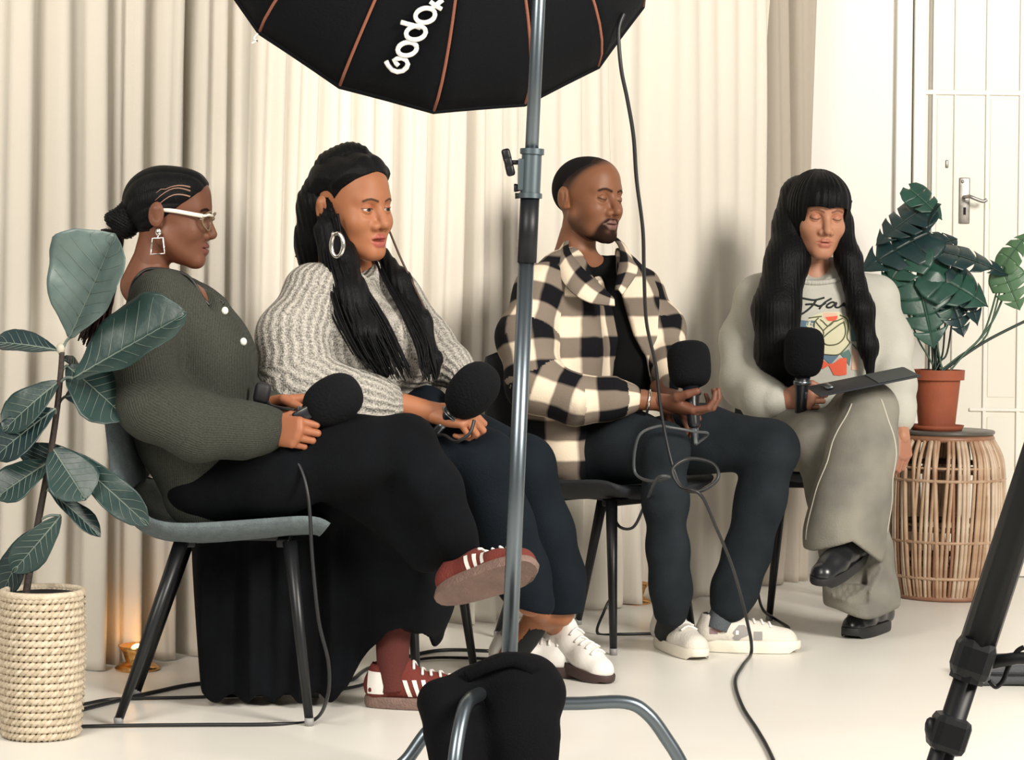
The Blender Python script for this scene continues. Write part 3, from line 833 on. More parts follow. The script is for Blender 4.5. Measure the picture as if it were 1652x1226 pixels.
# body: trunk, arms, legs (socks and shoes cover the feet)
sock = mat('rust_red_sock', (.085, .014, .010), .85, bump=(300, .3))
sh_leg = Limb([(W(640, 980, 5.2), .052), (W(640, 1050, 5.19), .040), (W(640, 1095, 5.18), .036)], k=.02)
chest = Limb([q(258, 490, 37, -.12), q(266, 486, 42, 0), q(288, 490, 37, .12)], k=.05)
chest2 = Ell(W(299, 506, 5.05), (.062, .078, .068), k=.04)
bp = [shrink(trn, .84), shrink(trf, .84), chest, chest2, Limb([q(262, 488, 34, -.12), q(246, 520, 34, -.15)], k=.03), shrink(arn, .6), shrink(arf, .6),
      shrink(thn, .78), shrink(shn, .78), shrink(thf, .78), Limb([q(640, 745, 42, .07), q(640, 990, 34, .10)], k=.03), h1.neck_limb(.042, .048, -.17)]
hM = frame(W(432, 694, 4.92), (.80, -.56, -.02), (-.56, -.78, .22))
hand1 = hand_mesh(hM, .98, curl=[(62, 80, 40), (66, 82, 40), (70, 84, 40), (74, 84, 42)], thumb=((.5, .75, -.35), (.0, .8, -.55), (-.3, .7, -.5)), sx=-1)
hM2 = frame(W(432, 658, 5.13), (.95, -.1, .05), (0, .8, .6))
hand1b = hand_mesh(hM2, .95, curl=[(40, 60, 30)] * 4, thumb=((.5, .75, -.35), (.0, .8, -.55)), sx=1, h=.004)
body(p1, bp, h1, [hand1, hand1b], (.150, .058, .031), h=.008, palm=(.30, .112, .055))
eyeballs(h1, p1)
# camisole straps
strap = mat('black_satin', (.008, .007, .007), .4)
bvb = None
def drape_on(f, pts, off=.004):              # slide points to the surface of an implicit field
    p = np.array([np.asarray(x, float) for x in pts])
    for _ in range(10):
        e = 1e-3; n = len(p)
        X = np.concatenate([p] + [p + np.eye(3)[i] * e for i in range(3)]); d = f(X)
        g = np.stack([(d[n * (i + 1):n * (i + 2)] - d[:n]) / e for i in range(3)], 1)
        g /= np.linalg.norm(g, axis=1)[:, None] + 1e-9; p = p - g * ((d[:n] - off) * .8)[:, None]
    return p
bf1 = lambda P: blend(bp, P)
bf1 = lambda P: np.minimum(blend(bp, P), sw1f(P))
mk('camisole_strap', tube(catmull(drape_on(bf1, [W(206, 478, 4.98), W(220, 452, 4.97), W(246, 441, 4.98), W(285, 460, 4.99), W(318, 486, 5.0), W(336, 500, 5.0)], .003), 6), .0045, 6), strap, p1)
mk('camisole_strap', tube(catmull(drape_on(bf1, [W(290, 435, 5.12), W(312, 455, 5.1), W(335, 485, 5.07), W(345, 505, 5.05)], .003), 6), .0045, 6), strap, p1)
for (x, y) in ((354, 510), (388, 553)):
    c = drape_on(sw1f, [W(x, y, 5.0)], .004)[0]
    mk('button', ellipsoid(c, (.008, .008, .009), 12, 8), mat('pearl_button', (.8, .78, .72), .3), p1)
# hair: cornrows swept back to a low bun and a ponytail
hl1 = hairline([-.075, -.03, 0, .022, .045, .070, .095, .13], [-.055, -.030, .004, .026, .052, .078, .088, .09])
def base1(P):
    ph = np.arctan2(P[:, 0], P[:, 2] + .01 - .25 * P[:, 1])
    return h1.skull(P) - .0035 * np.abs(np.sin(ph * 8.5)) ** .7
V, Q = h1.shell(hl1, .0045, .0022, base1, ramp=.025)
mk('hair', (V, Q), HAIR, p1)
bun = [Ell(W(203, 362, 5.10), (.032, .036, .034), k=.02), Ell(W(184, 352, 5.09), (.022, .028, .018), k=.02), Ell(W(212, 340, 5.1), (.03, .03, .03), k=.02)]
tail = Limb([q(186, 372, 15, .02), q(182, 420, 17, .05), q(176, 480, 22, .06), q(162, 530, 20, .06), q(148, 560, 8, .06)], k=.02, kj=.02)
V, Q = polygonize(lambda P: blend(bun, P) - .002 * np.sin(P[:, 2] * 900 + P[:, 0] * 500), *bounds(bun), .003)
for zo in (.052, .064, .076):
    a_ = [(.0, .082 - .02 * t, 0) for t in (0, 1)]
    P = drape_on(lambda X: base1(h1.to_local(X)) - .0045, [h1.to_world([(.062 + .004 * t, .055 - .075 * t, zo - .030 * t + .012 * sin(3 * t))])[0] for t in np.linspace(0, 1, 9)], .0002)
    mk('parting', tube(P, np.linspace(.0022, .0008, 9), 5), mat('scalp_skin', (.30, .17, .12), .5), p1)
mk('hair_bun', (V, Q), HAIR, p1)
gd = [[W(x + o * 4.5, y, 5.12 + .05 * (i > 0)) + np.array([0, .008 * o, 0]) for i, (x, y) in enumerate(((182, 372), (174, 420), (164, 480), (153, 525), (140, 560)))] for o in (-3.0, 0, 3.0)]
mk('ponytail', strand_bundle(gd, 34, .0055, 5, .03, .010), mat('auburn_hair', (.006, .003, .003), .5, spec=.25, var=(7, (.035, .008, .007), .75), bump=(80, .4, (6, 6, .5))), p1)
# glasses
gm = mat('white_acetate', (.85, .80, .70), .25)
def L1(x, y, z): return h1.to_world(np.array([[x, y, z]]))[0]
gl = mk('glasses', tube(np.array([L1(.079, -.005, .016), L1(.078, .03, .0155), L1(.066, .092, .0105)]), .0036, 8, flat=((0, 0, 1), 1.35)), gm, p1)
mk('temple_arm', tube(np.array([L1(-.079, -.005, .016), L1(-.078, .03, .0155), L1(-.066, .092, .0105)]), .0036, 8), gm, gl)
for sx in (-1, 1):
    ring = [L1(sx * (.036 + .030 * cos(t)), .104 - .012 * cos(t) ** 2 * (1 if cos(t) > 0 else .2), .000 + .023 * sin(t)) for t in np.arange(20) * 2 * pi / 20]
    mk('rim', tube(np.array(ring), .0023, 6, closed=True), mat('brown_rim', (.16, .11, .06), .3), gl)
    c = np.mean(ring, 0)
    mk('lens', (np.array(ring + [c]), [[i, (i + 1) % 20, 20] for i in range(20)]), mat('clear_lens', (.9, .95, .95), .05, trans=1.0, alpha=.25), gl)
mk('bridge', tube(np.array([L1(-.010, .105, .006), L1(0, .108, .009), L1(.010, .105, .006)]), .0028, 6), mat('brown_rim', (1, 1, 1)), gl)
mk('hinge_bar', tube(np.array([L1(.066, .092, .0105), L1(.050, .103, .015), L1(.020, .107, .014)]), .0033, 6), gm, gl)
# earrings
sil = mat('polished_silver', (.8, .78, .75), .18, metal=1)
e0 = L1(.086, -.006, -.030)
er = mk('earring', ellipsoid(e0 + (0, -.002, -.008), (.007, .005, .009), 12, 8), sil, p1)
fr = [e0 + np.array(v) for v in ((-.013, -.004, -.022), (.011, -.004, -.020), (.015, -.004, -.056), (-.017, -.004, -.058))]
mk('drop_frame', tube(np.array(fr), .0022, 6, closed=True), sil, er)
mk('link', tube(np.array([e0 + (0, -.003, -.014), e0 + (-.001, -.004, -.022)]), .002, 6), sil, er)
e1 = L1(-.086, -.006, -.030)
mk('earring', ellipsoid(e1 + (0, .002, -.01), (.007, .005, .012), 12, 8), sil, p1)
# socks and rust red trainers with three white stripes
def sock_tube(pts, parent, name='sock', m=None):
    P = catmull(np.array([p for p, r in pts]), 6); r = np.interp(np.linspace(0, 1, len(P)), np.linspace(0, 1, len(pts)), [r for p, r in pts])
    return mk(name, tube(P, r, 14), m or sock, parent)
red = mat('rust_red_suede', (.13, .018, .012), .85, bump=(200, .3)); gum = mat('gum_sole', (.20, .125, .10), .7, bump=(180, .4), var=(30, (.14, .09, .075), .7))
wl = mat('white_leather', (.72, .70, .66), .5)
def trainer(M, parent, side_sx):
    up, on, side, T = shoe(parent, M, red, gum, .275, laces=wl, name='trainer')
    for sx in (-1, 1):
        for i in range(3):
            y0 = .108 + i * .021
            patch([[side(y0 + (z - .03) * -.35 + w, z, sx) for w in (0, .010)] for z in (.030, .040, .050, .060, .068)], wl, up, T)
    patch([[side(y, z, side_sx) for y in np.linspace(.012, .05, 4)] for z in (.034, .052, .070, .084)], wl, up, T, 'heel_patch')
    return up
Mf = on_floor(588, 1139, -6)
trainer(Mf, p1, 1)
sock_tube([(W(638, 965, 5.2), .046), (W(634, 1030, 5.19), .041), (W(634, 1085, 5.18), .036), (W(636, 1112, 5.18), .036)], p1)
hl_, to_ = W(703, 972, 4.93), W(851, 922, 4.80)
sn = np.array([-.10, .80, .55])
Mr = frame(hl_, to_ - hl_, sn)
trainer(Mr, p1, -1)
ank = np.array(Mr)[:3, 3] + np.array(Mr)[:3, :3] @ np.array([0, .05, .09])
sock_tube([(W(742, 880, 4.97), .040), (ank * .5 + W(742, 880, 4.97) * .5, .038), (ank, .034)], p1)
# ------------------------------------------------------------------ person in the light grey knit sweater
q = PX(5.54)
p2 = thing('person', 'person in light grey knit sweater with long black braids, bare ankle, holding microphone', 'person', (-.33, 5.58, 0))
h2 = Head(W(567, 338, 5.54), 49, 3, 3, 1.06, skin=(.31, .122, .057), lips=(.30, .07, .06), open=.62, lip=1.3, nose_w=1.28, nose_l=.78, mouth=.004, neck=.9, cheek=1.18, face=1.06, brow=(.03, .014, .008), brow_t=.0026, shadow=(.30, .09, .045))
tn = Limb([q(585, 690, 64, -.07), q(568, 610, 80, -.07), q(552, 530, 78, -.08), q(545, 475, 52, -.08), q(560, 442, 30, -.05)], k=.05, kj=.06, uv='planar')
tf = Limb([q(650, 690, 56, .06), q(634, 610, 62, .07), q(616, 535, 62, .07), q(612, 478, 46, .08), q(600, 440, 26, .05)], k=.06, kj=.06, uv='planar')
bu = Ell(W(660, 560, 5.50), (.06, .085, .085), k=.07)
an = Limb([q(505, 472, 44, -.14), q(472, 545, 48, -.20), q(478, 622, 54, -.24), q(548, 652, 50, -.26), q(592, 657, 41, -.25), q(612, 656, 31, -.23), q(618, 656, 28, -.22)], k=.03, kj=.045, ring=(.007, 40, 2.1))
af = Limb([q(640, 478, 36, .13), q(688, 548, 34, .10), q(728, 594, 27, .03), q(744, 610, 22, 0)], k=.035, kj=.04, ring=(.004, 40, .6))
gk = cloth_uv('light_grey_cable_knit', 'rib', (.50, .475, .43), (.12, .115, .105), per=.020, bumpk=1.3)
def cut2(P, d):
    d = smax(d, -sd_cone(P, W(576, 404, 5.54), W(596, 428, 5.46), .058, .036), .010)
    zb = W(660, 622, 5.4)[2]
    fr = sstep(.0, .08, (P[:, 0] + .30) * .9 - (P[:, 1] - 5.5) * .5)
    d = smax(smin(d, d, .001), (zb - .07 + .07 * fr) - P[:, 2], .01)
    return smin(smin(d, an.d(P), .02), af.d(P), .02)
V0 = W(560, 560, 5.4); ax2 = np.array([-.42, -.9, 0])
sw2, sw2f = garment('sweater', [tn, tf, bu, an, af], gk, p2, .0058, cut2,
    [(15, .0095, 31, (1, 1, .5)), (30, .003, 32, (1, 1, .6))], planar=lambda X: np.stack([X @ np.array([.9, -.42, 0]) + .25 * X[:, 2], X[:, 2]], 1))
navy = cloth_uv('navy_trouser_cloth', 'plain', (.0045, .0075, .0115), (.0065, .0105, .0155), rough=.85)
tnn = Limb([q(575, 722, 58, -.06), q(690, 712, 52, -.12), q(782, 745, 50, -.16)], k=.05, kj=.05)
snn = Limb([q(784, 748, 50, -.16), q(812, 850, 46, -.15), q(838, 920, 42, -.13), q(856, 972, 38, -.12)], k=.03, kj=.05)
tff = Limb([q(640, 712, 58, .08), q(760, 720, 50, .02), q(846, 752, 48, -.02)], k=.05, kj=.05)
sff = Limb([q(848, 754, 48, -.02), q(878, 860, 44, .0), q(896, 930, 42, .02), q(903, 988, 40, .03)], k=.03, kj=.05)
pel = Limb([q(590, 722, 66, -.06), q(665, 690, 56, -.02), q(690, 660, 40, -.02)], k=.05, kj=.05)
def cut2t(P, d):
    zc = np.where(P[:, 1] < 5.485, W(856, 974, 5.42)[2] - .25 * (P[:, 0] - .0), W(900, 988, 5.56)[2])
    return smax(d, zc - P[:, 2], .008)
tr2, tr2f = garment('trousers', [tnn, snn, tff, sff, pel], navy, p2, .0065, cut2t, [(12, .006, 41, (1, 1, .4)), (28, .002, 42, (1, 1, .4))])
ankA = Limb([(W(848, 940, 5.42), .036), (W(870, 980, 5.52), .032), (W(896, 1008, 5.66), .029), (W(902, 1024, 5.68), .027)], k=.02)
ankB = Limb([(W(885, 960, 5.56), .034), (W(845, 1030, 5.62), .030), (W(822, 1058, 5.64), .029)], k=.02)
bp2 = [shrink(tn, .82), shrink(tf, .82), shrink(an, .55), shrink(af, .6), shrink(tnn, .75), shrink(snn, .6), shrink(tff, .75), shrink(sff, .6), ankA, ankB,
       h2.neck_limb(.041, .056, -.17), Limb([(W(600, 654, 5.32), .034), (W(650, 655, 5.32), .031), (W(692, 664, 5.31), .026), (W(712, 668, 5.31), .026)], k=.02)]
hM = frame(W(700, 666, 5.31), (.93, -.30, -.12), (-.15, -.55, .80))
hd2 = hand_mesh(hM, 1.0, curl=[(50, 78, 40), (55, 80, 40), (60, 82, 40), (64, 82, 42)], thumb=((.5, .75, -.45), (-.1, .8, -.5), (-.4, .7, -.5)), sx=-1)
hM2 = frame(W(752, 618, 5.50), (.2, -.72, -.55), (.2, .5, .8))
hd2b = hand_mesh(hM2, .95, curl=[(55, 80, 40)] * 4, thumb=((.5, .75, -.45), (-.1, .8, -.5)), sx=1, h=.0035)
body(p2, bp2, h2, [hd2, hd2b], (.31, .122, .057), h=.008, palm=(.34, .137, .068), neck_cut=-.14)
eyeballs(h2, p2, look=(.05, 1, -.12))
# hair: scalp cap, knot on top, long braids to the lap
hl2 = hairline([-.08, -.03, 0, .03, .05, .070, .085, .10, .13], [-.060, -.02, .002, .02, .036, .062, .080, .088, .088])
def base2(P):
    ph = np.arctan2(P[:, 0], P[:, 1] + .16)
    return h2.skull(P) - .004 * np.abs(np.sin(ph * 14))
hl2e = lambda P: np.maximum(hl2(P), .034 - np.linalg.norm((P - np.array([0, -.010, .004])) * np.array([0, 1, .85]) + np.stack([np.abs(P[:, 0]) - .082, P[:, 0] * 0, P[:, 0] * 0], 1) * .8, axis=1))
V, Q = h2.shell(hl2e, .016, .0025, base2, hi=(.13, .15, .18), ramp=.03)
mk('hair', (V, Q), HAIR, p2)
mass = [Limb([q(572, 254, 16, -.01), q(546, 278, 32, .01), q(524, 330, 40, .03), q(512, 390, 33, .06), q(502, 440, 20, .08)], k=.03, kj=.04),
        Limb([q(594, 268, 13, -.03), q(580, 260, 18, -.01), q(562, 256, 20, .0), q(540, 272, 26, .02)], k=.03, kj=.03),
        Limb([q(530, 372, 24, -.07), q(548, 420, 28, -.09), q(566, 480, 28, -.16), q(590, 540, 24, -.21), q(618, 600, 12, -.22)], k=.02, kj=.03),
        Limb([q(612, 408, 14, .06), q(645, 455, 17, .0), q(680, 520, 15, -.06), q(700, 580, 10, -.09), q(703, 608, 5, -.1)], k=.02, kj=.03)]
V, Q = polygonize(lambda P: blend(mass, P) - .0014 * np.sin(P[:, 0] * 420 + P[:, 2] * 90 + wav(P, 20, 2)), *bounds(mass), .004)
mk('hair_mass', (V, Q), HAIR, p2)
knot = [Ell(W(566, 243, 5.54), (.016, .016, .018), k=.01), Ell(W(558, 250, 5.54), (.022, .018, .016), k=.015), Ell(W(578, 252, 5.53), (.022, .018, .014), k=.015)]
V, Q = polygonize(lambda P: blend(knot, P) - .0012 * np.sin(P[:, 0] * 300 + P[:, 2] * 420), *bounds(knot), .0025)
mk('hair_knot', (V, Q), HAIR, p2)
def guide(pts): return [W(x, y, 5.54 + d) for x, y, d in pts]
gA = [guide(((515, 320, -.02), (518, 380, -.08), (524, 430, -.14), (538, 500, -.20), (566, 560, -.25), (594, 602, -.28))),
      guide(((528, 320, -.06), (542, 390, -.11), (560, 450, -.17), (592, 520, -.22), (616, 570, -.25), (636, 612, -.27))),
      guide(((540, 350, -.09), (560, 405, -.115), (584, 455, -.15), (622, 520, -.19), (650, 580, -.22), (672, 622, -.24)))]
mk('braids', strand_bundle(gA, 90, .0042, 3, .06, .014), HAIR, p2)
gB = [guide(((610, 395, .08), (632, 440, .02), (664, 490, -.05), (690, 540, -.11), (700, 585, -.14), (704, 612, -.15))),
      guide(((600, 405, .05), (622, 455, -.02), (650, 510, -.10), (672, 560, -.16), (682, 595, -.19), (690, 618, -.20)))]
mk('braids', strand_bundle(gB, 44, .0040, 8, .04, .012), HAIR, p2)
gC = [guide(((530, 290, .02), (505, 350, .04), (492, 400, .06), (482, 430, .10))), guide(((540, 270, .0), (500, 320, .0), (487, 380, .03), (478, 415, .08)))]
mk('braids', strand_bundle(gC, 22, .0042, 9, .04, .012), HAIR, p2)
mk('loose_braid', tube(catmull(np.array(guide(((628, 372, .02), (648, 420, .0), (672, 470, -.03), (690, 508, -.06)))), 8), .0028, 6), mat('brown_hair', (.05, .025, .015), .5), p2)
mk('loose_braid', tube(catmull(np.array(guide(((545, 345, -.11), (552, 385, -.12), (566, 420, -.13), (584, 455, -.16)))), 8), .0035, 6), HAIR, p2)
def L2(x, y, z): return h2.to_world(np.array([[x, y, z]]))[0]
e0 = W(538, 378, 5.37)
er = mk('earring', tube(np.array([e0 + np.array([.010 + .015 * sin(t), -.008 - .006 * sin(t), -.026 - .028 * cos(t)]) for t in np.arange(20) * 2 * pi / 20]), .0052, 8, closed=True), sil, p2)
mk('stud', ellipsoid(e0, (.006, .006, .006), 10, 8), sil, er)
white = mat('white_shoe_leather', (.74, .72, .68), .5, bump=(40, .12)); dsole = mat('dark_gum_sole', (.05, .028, .025), .6)
A0 = W(900, 1012, 5.68); MA = frame((0, 0, 0), (.64, -.74, -.17), (.10, -.10, .98)); MA[:3, 3] = A0 - MA[:3, :3] @ np.array([0, .046, .088])
sock_tube([(W(890, 955, 5.56), .036), (W(848, 1030, 5.62), .033), (W(824, 1056, 5.64), .032)], p2, 'sock', mat('black_sock', (.006, .007, .008), .9))
upA = shoe(p2, MA, white, dsole, .262, laces=mat('white_lace', (.8, .78, .75), .7), name='sneaker')
MB = on_floor(790, 1084, -14)
upB = shoe(p2, MB, white, dsole, .262, laces=mat('white_lace', (1, 1, 1)), name='sneaker')
# ------------------------------------------------------------------ person in the checked flannel shirt
q = PX(6.24)
p3 = thing('person', 'person with beard in cream and black checked flannel shirt, eyes closed, white sneakers', 'person', (.27, 6.25, 0))
def scalp3(V):
    x, y, z = np.abs(V[:, 0]), V[:, 1], V[:, 2]
    hl = np.interp(z, [-.07, -.03, 0, .03, .055, .075, .098, .12], [-.065, -.035, -.010, .012, .026, .046, .074, .07])
    w = sstep(.014, -.022, y - hl) * (z > -.065)
    w *= np.clip(.35 + .65 * sstep(-.03, .07, z), 0, 1) * (1 - .999 * ((x > .076) & (np.abs(z) < .04) & (y > -.04)))
    return w * .93, (.010, .009, .010)
h3 = Head(W(948, 324, 6.24), 45, 0, -2, 1.03, skin=(.19, .077, .038), lips=(.16, .08, .072), open=-.10, nose_w=1.22, jaw=1.05, lip=1.05, beard=True, brow=(.02, .01, .007), brow_t=.0034, scalp=scalp3)
tn = Limb([q(905, 720, 58, -.06), q(898, 640, 66, -.07), q(900, 560, 68, -.07), q(905, 480, 54, -.07), q(915, 440, 34, -.06)], k=.05, kj=.06, uv='planar')
tf = Limb([q(985, 690, 48, .05), q(995, 620, 58, .06), q(1004, 545, 58, .07), q(1002, 480, 48, .07), q(995, 440, 30, .06)], k=.06, kj=.06, uv='planar')
an = Limb([q(872, 468, 40, -.14), q(850, 545, 40, -.20), q(862, 620, 42, -.24), q(930, 645, 36, -.26), q(990, 643, 27, -.26), q(1016, 643, 23, -.25)], k=.03, kj=.045, ring=(.005, 42, .3))
af = Limb([q(1040, 470, 34, .13), q(1068, 530, 32, .08), q(1082, 590, 27, -.02), q(1082, 628, 21, -.10)], k=.03, kj=.04, ring=(.004, 44, 1.7))
tl = Limb([q(885, 690, 46, -.10), q(910, 725, 42, -.13), q(925, 748, 30, -.14)], k=.05, kj=.05, uv='planar')
yo = Limb([q(868, 462, 34, -.12), q(950, 428, 30, 0), q(1035, 462, 30, .12)], k=.05, kj=.05, uv='planar')
plaid = cloth_uv('checked_flannel', 'plaid', (.70, .60, .47), (.19, .155, .125), (.0055, .0055, .0075), per=.056)
opening = Limb([q(975, 400, 22, -.1), q(984, 440, 13, -.1), q(999, 492, 10, -.1), q(1012, 545, 13, -.1), q(1020, 590, 28, -.1), q(1022, 640, 36, -.1), q(1020, 700, 40, -.1)], k=.02, kj=.01)
def flat_d(l, P):
    Q2 = P.copy(); Q2[:, 1] = 6.1; o = None
    for a, b, ra, rb_ in zip(l.p, l.p[1:], l.r, l.r[1:]):
        e = sd_cone(Q2, (a[0], 6.1, a[2]), (b[0], 6.1, b[2]), ra, rb_); o = e if o is None else np.minimum(o, e)
    return o
def cut3(P, d):
    d = smax(d, -np.maximum(flat_d(opening, P), P[:, 1] - 6.34), .006)
    d = smin(d, an.d(P), .015)
    return smax(d, -sd_cone(P, W(955, 380, 6.24), W(964, 424, 6.19), .062, .048), .008)
ax3 = np.array([.64, .77, 0])
def planar3(X):
    f = np.array([.77, -.64, 0]); c = W(955, 560, 6.24)
    r = X - c; a = np.arctan2(r @ ax3 * 1.0, r @ f * 1.2)
    return np.stack([a * .130 + 5, X[:, 2]], 1)
sh3, sh3f = garment('flannel_shirt', [tn, tf, yo, an, af, tl], plaid, p3, .0055, cut3,
    [(15, .0080, 51, (1, 1, .6)), (34, .0025, 52, (1, 1, .7))], planar=planar3)
tee = cloth_uv('black_tee_cloth', 'plain', (.003, .003, .0035), (.0045, .005, .006))
tp = [shrink(tn, .86), shrink(tf, .9), shrink(yo, .8)]
def cutt(P, d): return smax(d, -sd_cone(P, W(958, 385, 6.24), W(972, 424, 6.16), .055, .034), .008)
te, tef = garment('tee_shirt', tp, tee, p3, .0065, cutt)
# open collar: two folded leaves standing round the neck
def leaf_strip(name, inner, outer, m, parent, th=.004):
    A = catmull(np.array(inner), 6); Bq = catmull(np.array(outer), 6); mid = (A + Bq) / 2 + np.array([0, -.006, .006])
    rows = [A, mid, Bq]; n = len(A); V = np.concatenate(rows); V2 = V + np.array([0, .004, -th])
    Fc, uv = [], []
    for r in range(2):
        for i in range(n - 1): Fc.append([r * n + i, r * n + i + 1, (r + 1) * n + i + 1, (r + 1) * n + i])
    N = len(V); F2 = [[N + a for a in f[::-1]] for f in Fc]
    edge = list(range(n)) + [2 * n - 1] + list(range(3 * n - 1, 2 * n - 1, -1)) + [n]
    F3 = [[edge[i], N + edge[i], N + edge[(i + 1) % len(edge)], edge[(i + 1) % len(edge)]] for i in range(len(edge))]
    V = np.concatenate([V, V2]); Fa = Fc + F2 + F3
    for f in Fa:
        for a in f: uv += [((a % n) * .016 + 5.02, .035 * ((a % N) // n) + .03)]
    return mk(name, (V, Fa), m, parent, uv=uv)
leaf_strip('collar', [W(922, 372, 6.30), W(918, 400, 6.16), W(940, 432, 6.09), W(972, 462, 6.06), W(990, 480, 6.055)],
           [W(912, 385, 6.32), W(896, 420, 6.13), W(915, 462, 6.03), W(950, 486, 6.01), W(992, 492, 6.045)], plaid, p3)
leaf_strip('collar', [W(935, 372, 6.34), W(985, 382, 6.30), W(1000, 405, 6.22), W(996, 440, 6.13), W(992, 466, 6.09)],
           [W(940, 382, 6.36), W(1000, 388, 6.33), W(1022, 420, 6.22), W(1028, 438, 6.14), W(1004, 474, 6.08)], plaid, p3)
wt = mat('white_print', (.78, .76, .72), .7)
def strokes_on(fld, lines, r, m, parent, name, off=.002, D=6.05):
    parts = []
    for ln in lines:
        P = drape_on(fld, [W(x, y, D) for x, y in ln], off); parts.append(tube(P, r, 5, flat=None))
    return mk(name, join(*parts), m, parent)
strokes_on(tef, [[(993, 500), (995, 508), (998, 501), (1001, 507), (1003, 498)], [(1006, 506), (1006, 497), (1010, 497), (1010, 501), (1006, 501), (1012, 505)]], .0026, wt, p3, 'chest_print', D=6.02)
jean = cloth_uv('charcoal_denim', 'plain', (.015, .0195, .024), (.0085, .0115, .0145), rough=.9)
t1 = Limb([q(935, 738, 52, -.07), q(1020, 718, 50, -.20), q(1070, 722, 42, -.30)], k=.05, kj=.05)
s1 = Limb([q(1070, 728, 42, -.30), q(1074, 810, 32, -.31), q(1078, 890, 30, -.32), q(1082, 950, 29, -.31), q(1082, 985, 28, -.28)], k=.03, kj=.05, ring=(.0025, 60, .9))
t2 = Limb([q(1005, 735, 50, .04), q(1130, 708, 50, -.06), q(1240, 722, 44, -.16)], k=.05, kj=.05)
s2 = Limb([q(1244, 728, 44, -.16), q(1226, 810, 36, -.17), q(1206, 890, 33, -.18), q(1188, 945, 32, -.19), q(1178, 975, 30, -.19)], k=.03, kj=.05, ring=(.0025, 60, 2.4))
je, jef = garment('jeans', [t1, s1, t2, s2], jean, p3, .006, None, [(14, .003, 61, (1, 1, .5)), (34, .0022, 62, (1, 1, .7))])
an1 = Limb([(W(1081, 975, 5.98), .024), (W(1074, 1015, 6.08), .028)], k=.02)
an2 = Limb([(W(1178, 960, 6.05), .030), (W(1160, 1008, 6.05), .029)], k=.02)
neck3 = h3.neck_limb(.050, .062, -.20)
bp3 = [shrink(tn, .76), shrink(tf, .78), shrink(an, .6), shrink(af, .62), shrink(t1, .75), shrink(s1, .7), shrink(t2, .75), shrink(s2, .7), an1, an2, neck3, shrink(yo, .7),
       Limb([(W(1030, 645, 5.99), .028), (W(1060, 648, 5.99), .025), (W(1078, 652, 5.98), .027)], k=.02)]
hM = frame(W(1072, 650, 5.98), (.86, -.42, -.22), (-.30, -.15, -.92))
hd3 = hand_mesh(hM, 1.04, curl=[(22, 48, 30), (28, 50, 32), (34, 54, 34), (40, 56, 34)], thumb=((.6, .65, -.35), (.25, .85, -.45), (.0, .8, -.5)), sx=-1)
hM2 = frame(W(1083, 640, 6.10), (.45, -.65, -.35), (.1, -.55, .8))
hd3b = hand_mesh(hM2, 1.0, curl=[(45, 62, 30), (48, 64, 32), (52, 66, 34), (56, 66, 34)], thumb=((.6, .65, -.45), (.1, .8, -.5)), sx=1, h=.003)
body(p3, bp3, h3, [hd3, hd3b], (.19, .077, .038), h=.009, palm=(.14, .055, .032), neck_cut=-.15)
eyeballs(h3, p3)
hl3 = hairline([-.07, -.03, 0, .03, .055, .075, .098, .12], [-.088, -.070, -.050, -.030, -.010, .014, .046, .03])
V, Q = h3.shell(hl3, .0030, .0022, k=.001, ramp=.03)
mk('hair', (V, Q), mat('cropped_hair', (.0085, .0075, .0085), .9, spec=.08, bump=(500, .1)), p3)
mk('bracelet', tube(np.array([W(1046, 648, 5.99) + np.array([.004 * sin(t), .03 * cos(t), .031 * sin(t)]) for t in np.arange(18) * 2 * pi / 18]), .0035, 6, closed=True), sil, p3)
gs = mat('grey_sock', (.075, .085, .10), .9, bump=(260, .3))
sock_tube([(W(1180, 955, 6.05), .034), (W(1166, 990, 6.05), .035), (W(1158, 1014, 6.05), .034)], p3, 'sock', gs)
sock_tube([(W(1086, 965, 5.93), .034), (W(1080, 1000, 6.00), .033), (W(1074, 1020, 6.06), .032)], p3, 'sock', mat('black_sock', (.012, .014, .016), .9))
offw = mat('off_white_suede', (.62, .59, .53), .8, bump=(120, .2)); crm = mat('cream_sole', (.72, .68, .58), .6)
gl_ = mat('grey_suede', (.27, .26, .25), .85); dk = mat('dark_grey_suede', (.07, .065, .07), .8)
wlace = mat('white_lace', (1, 1, 1))
up, on, side, T = shoe(p3, on_floor(1122, 1049, -3, .285), offw, crm, .285, laces=wlace, name='sneaker', sole_h=.032)
for sx in (-1, 1):
    patch([[side(y + .012 * (z > .045), z, sx) for y in np.linspace(.085 + abs(z - .055) * .9, .135 - abs(z - .055) * .9, 5)] for z in np.linspace(.034, .074, 7)], gl_, up, T, 'diamond_patch')
    patch([[side(y, z, sx, .003) for y in (.106, .114)] for z in (.050, .060)], wt, up, T, 'star_mark')
    patch([[side(y, z, sx) for y in np.linspace(.036, .058, 4)] for z in (.050, .058, .064)], mat('mauve_suede', (.25, .16, .17), .8), up, T, 'heel_mark')
    patch([[side(y, z, sx) for y in np.linspace(.003, .022, 4)] for z in (.055, .07, .085)], dk, up, T, 'heel_tab')
    patch([[side(y, z, sx) for y in np.linspace(.155, .178, 4)] for z in (.036, .048, .058)], gl_, up, T, 'toe_band')
M1 = on_floor(1062, 1040, -70, .29)
up, on, side, T = shoe(p3, M1, offw, crm, .29, laces=wlace, name='sneaker', sole_h=.030)
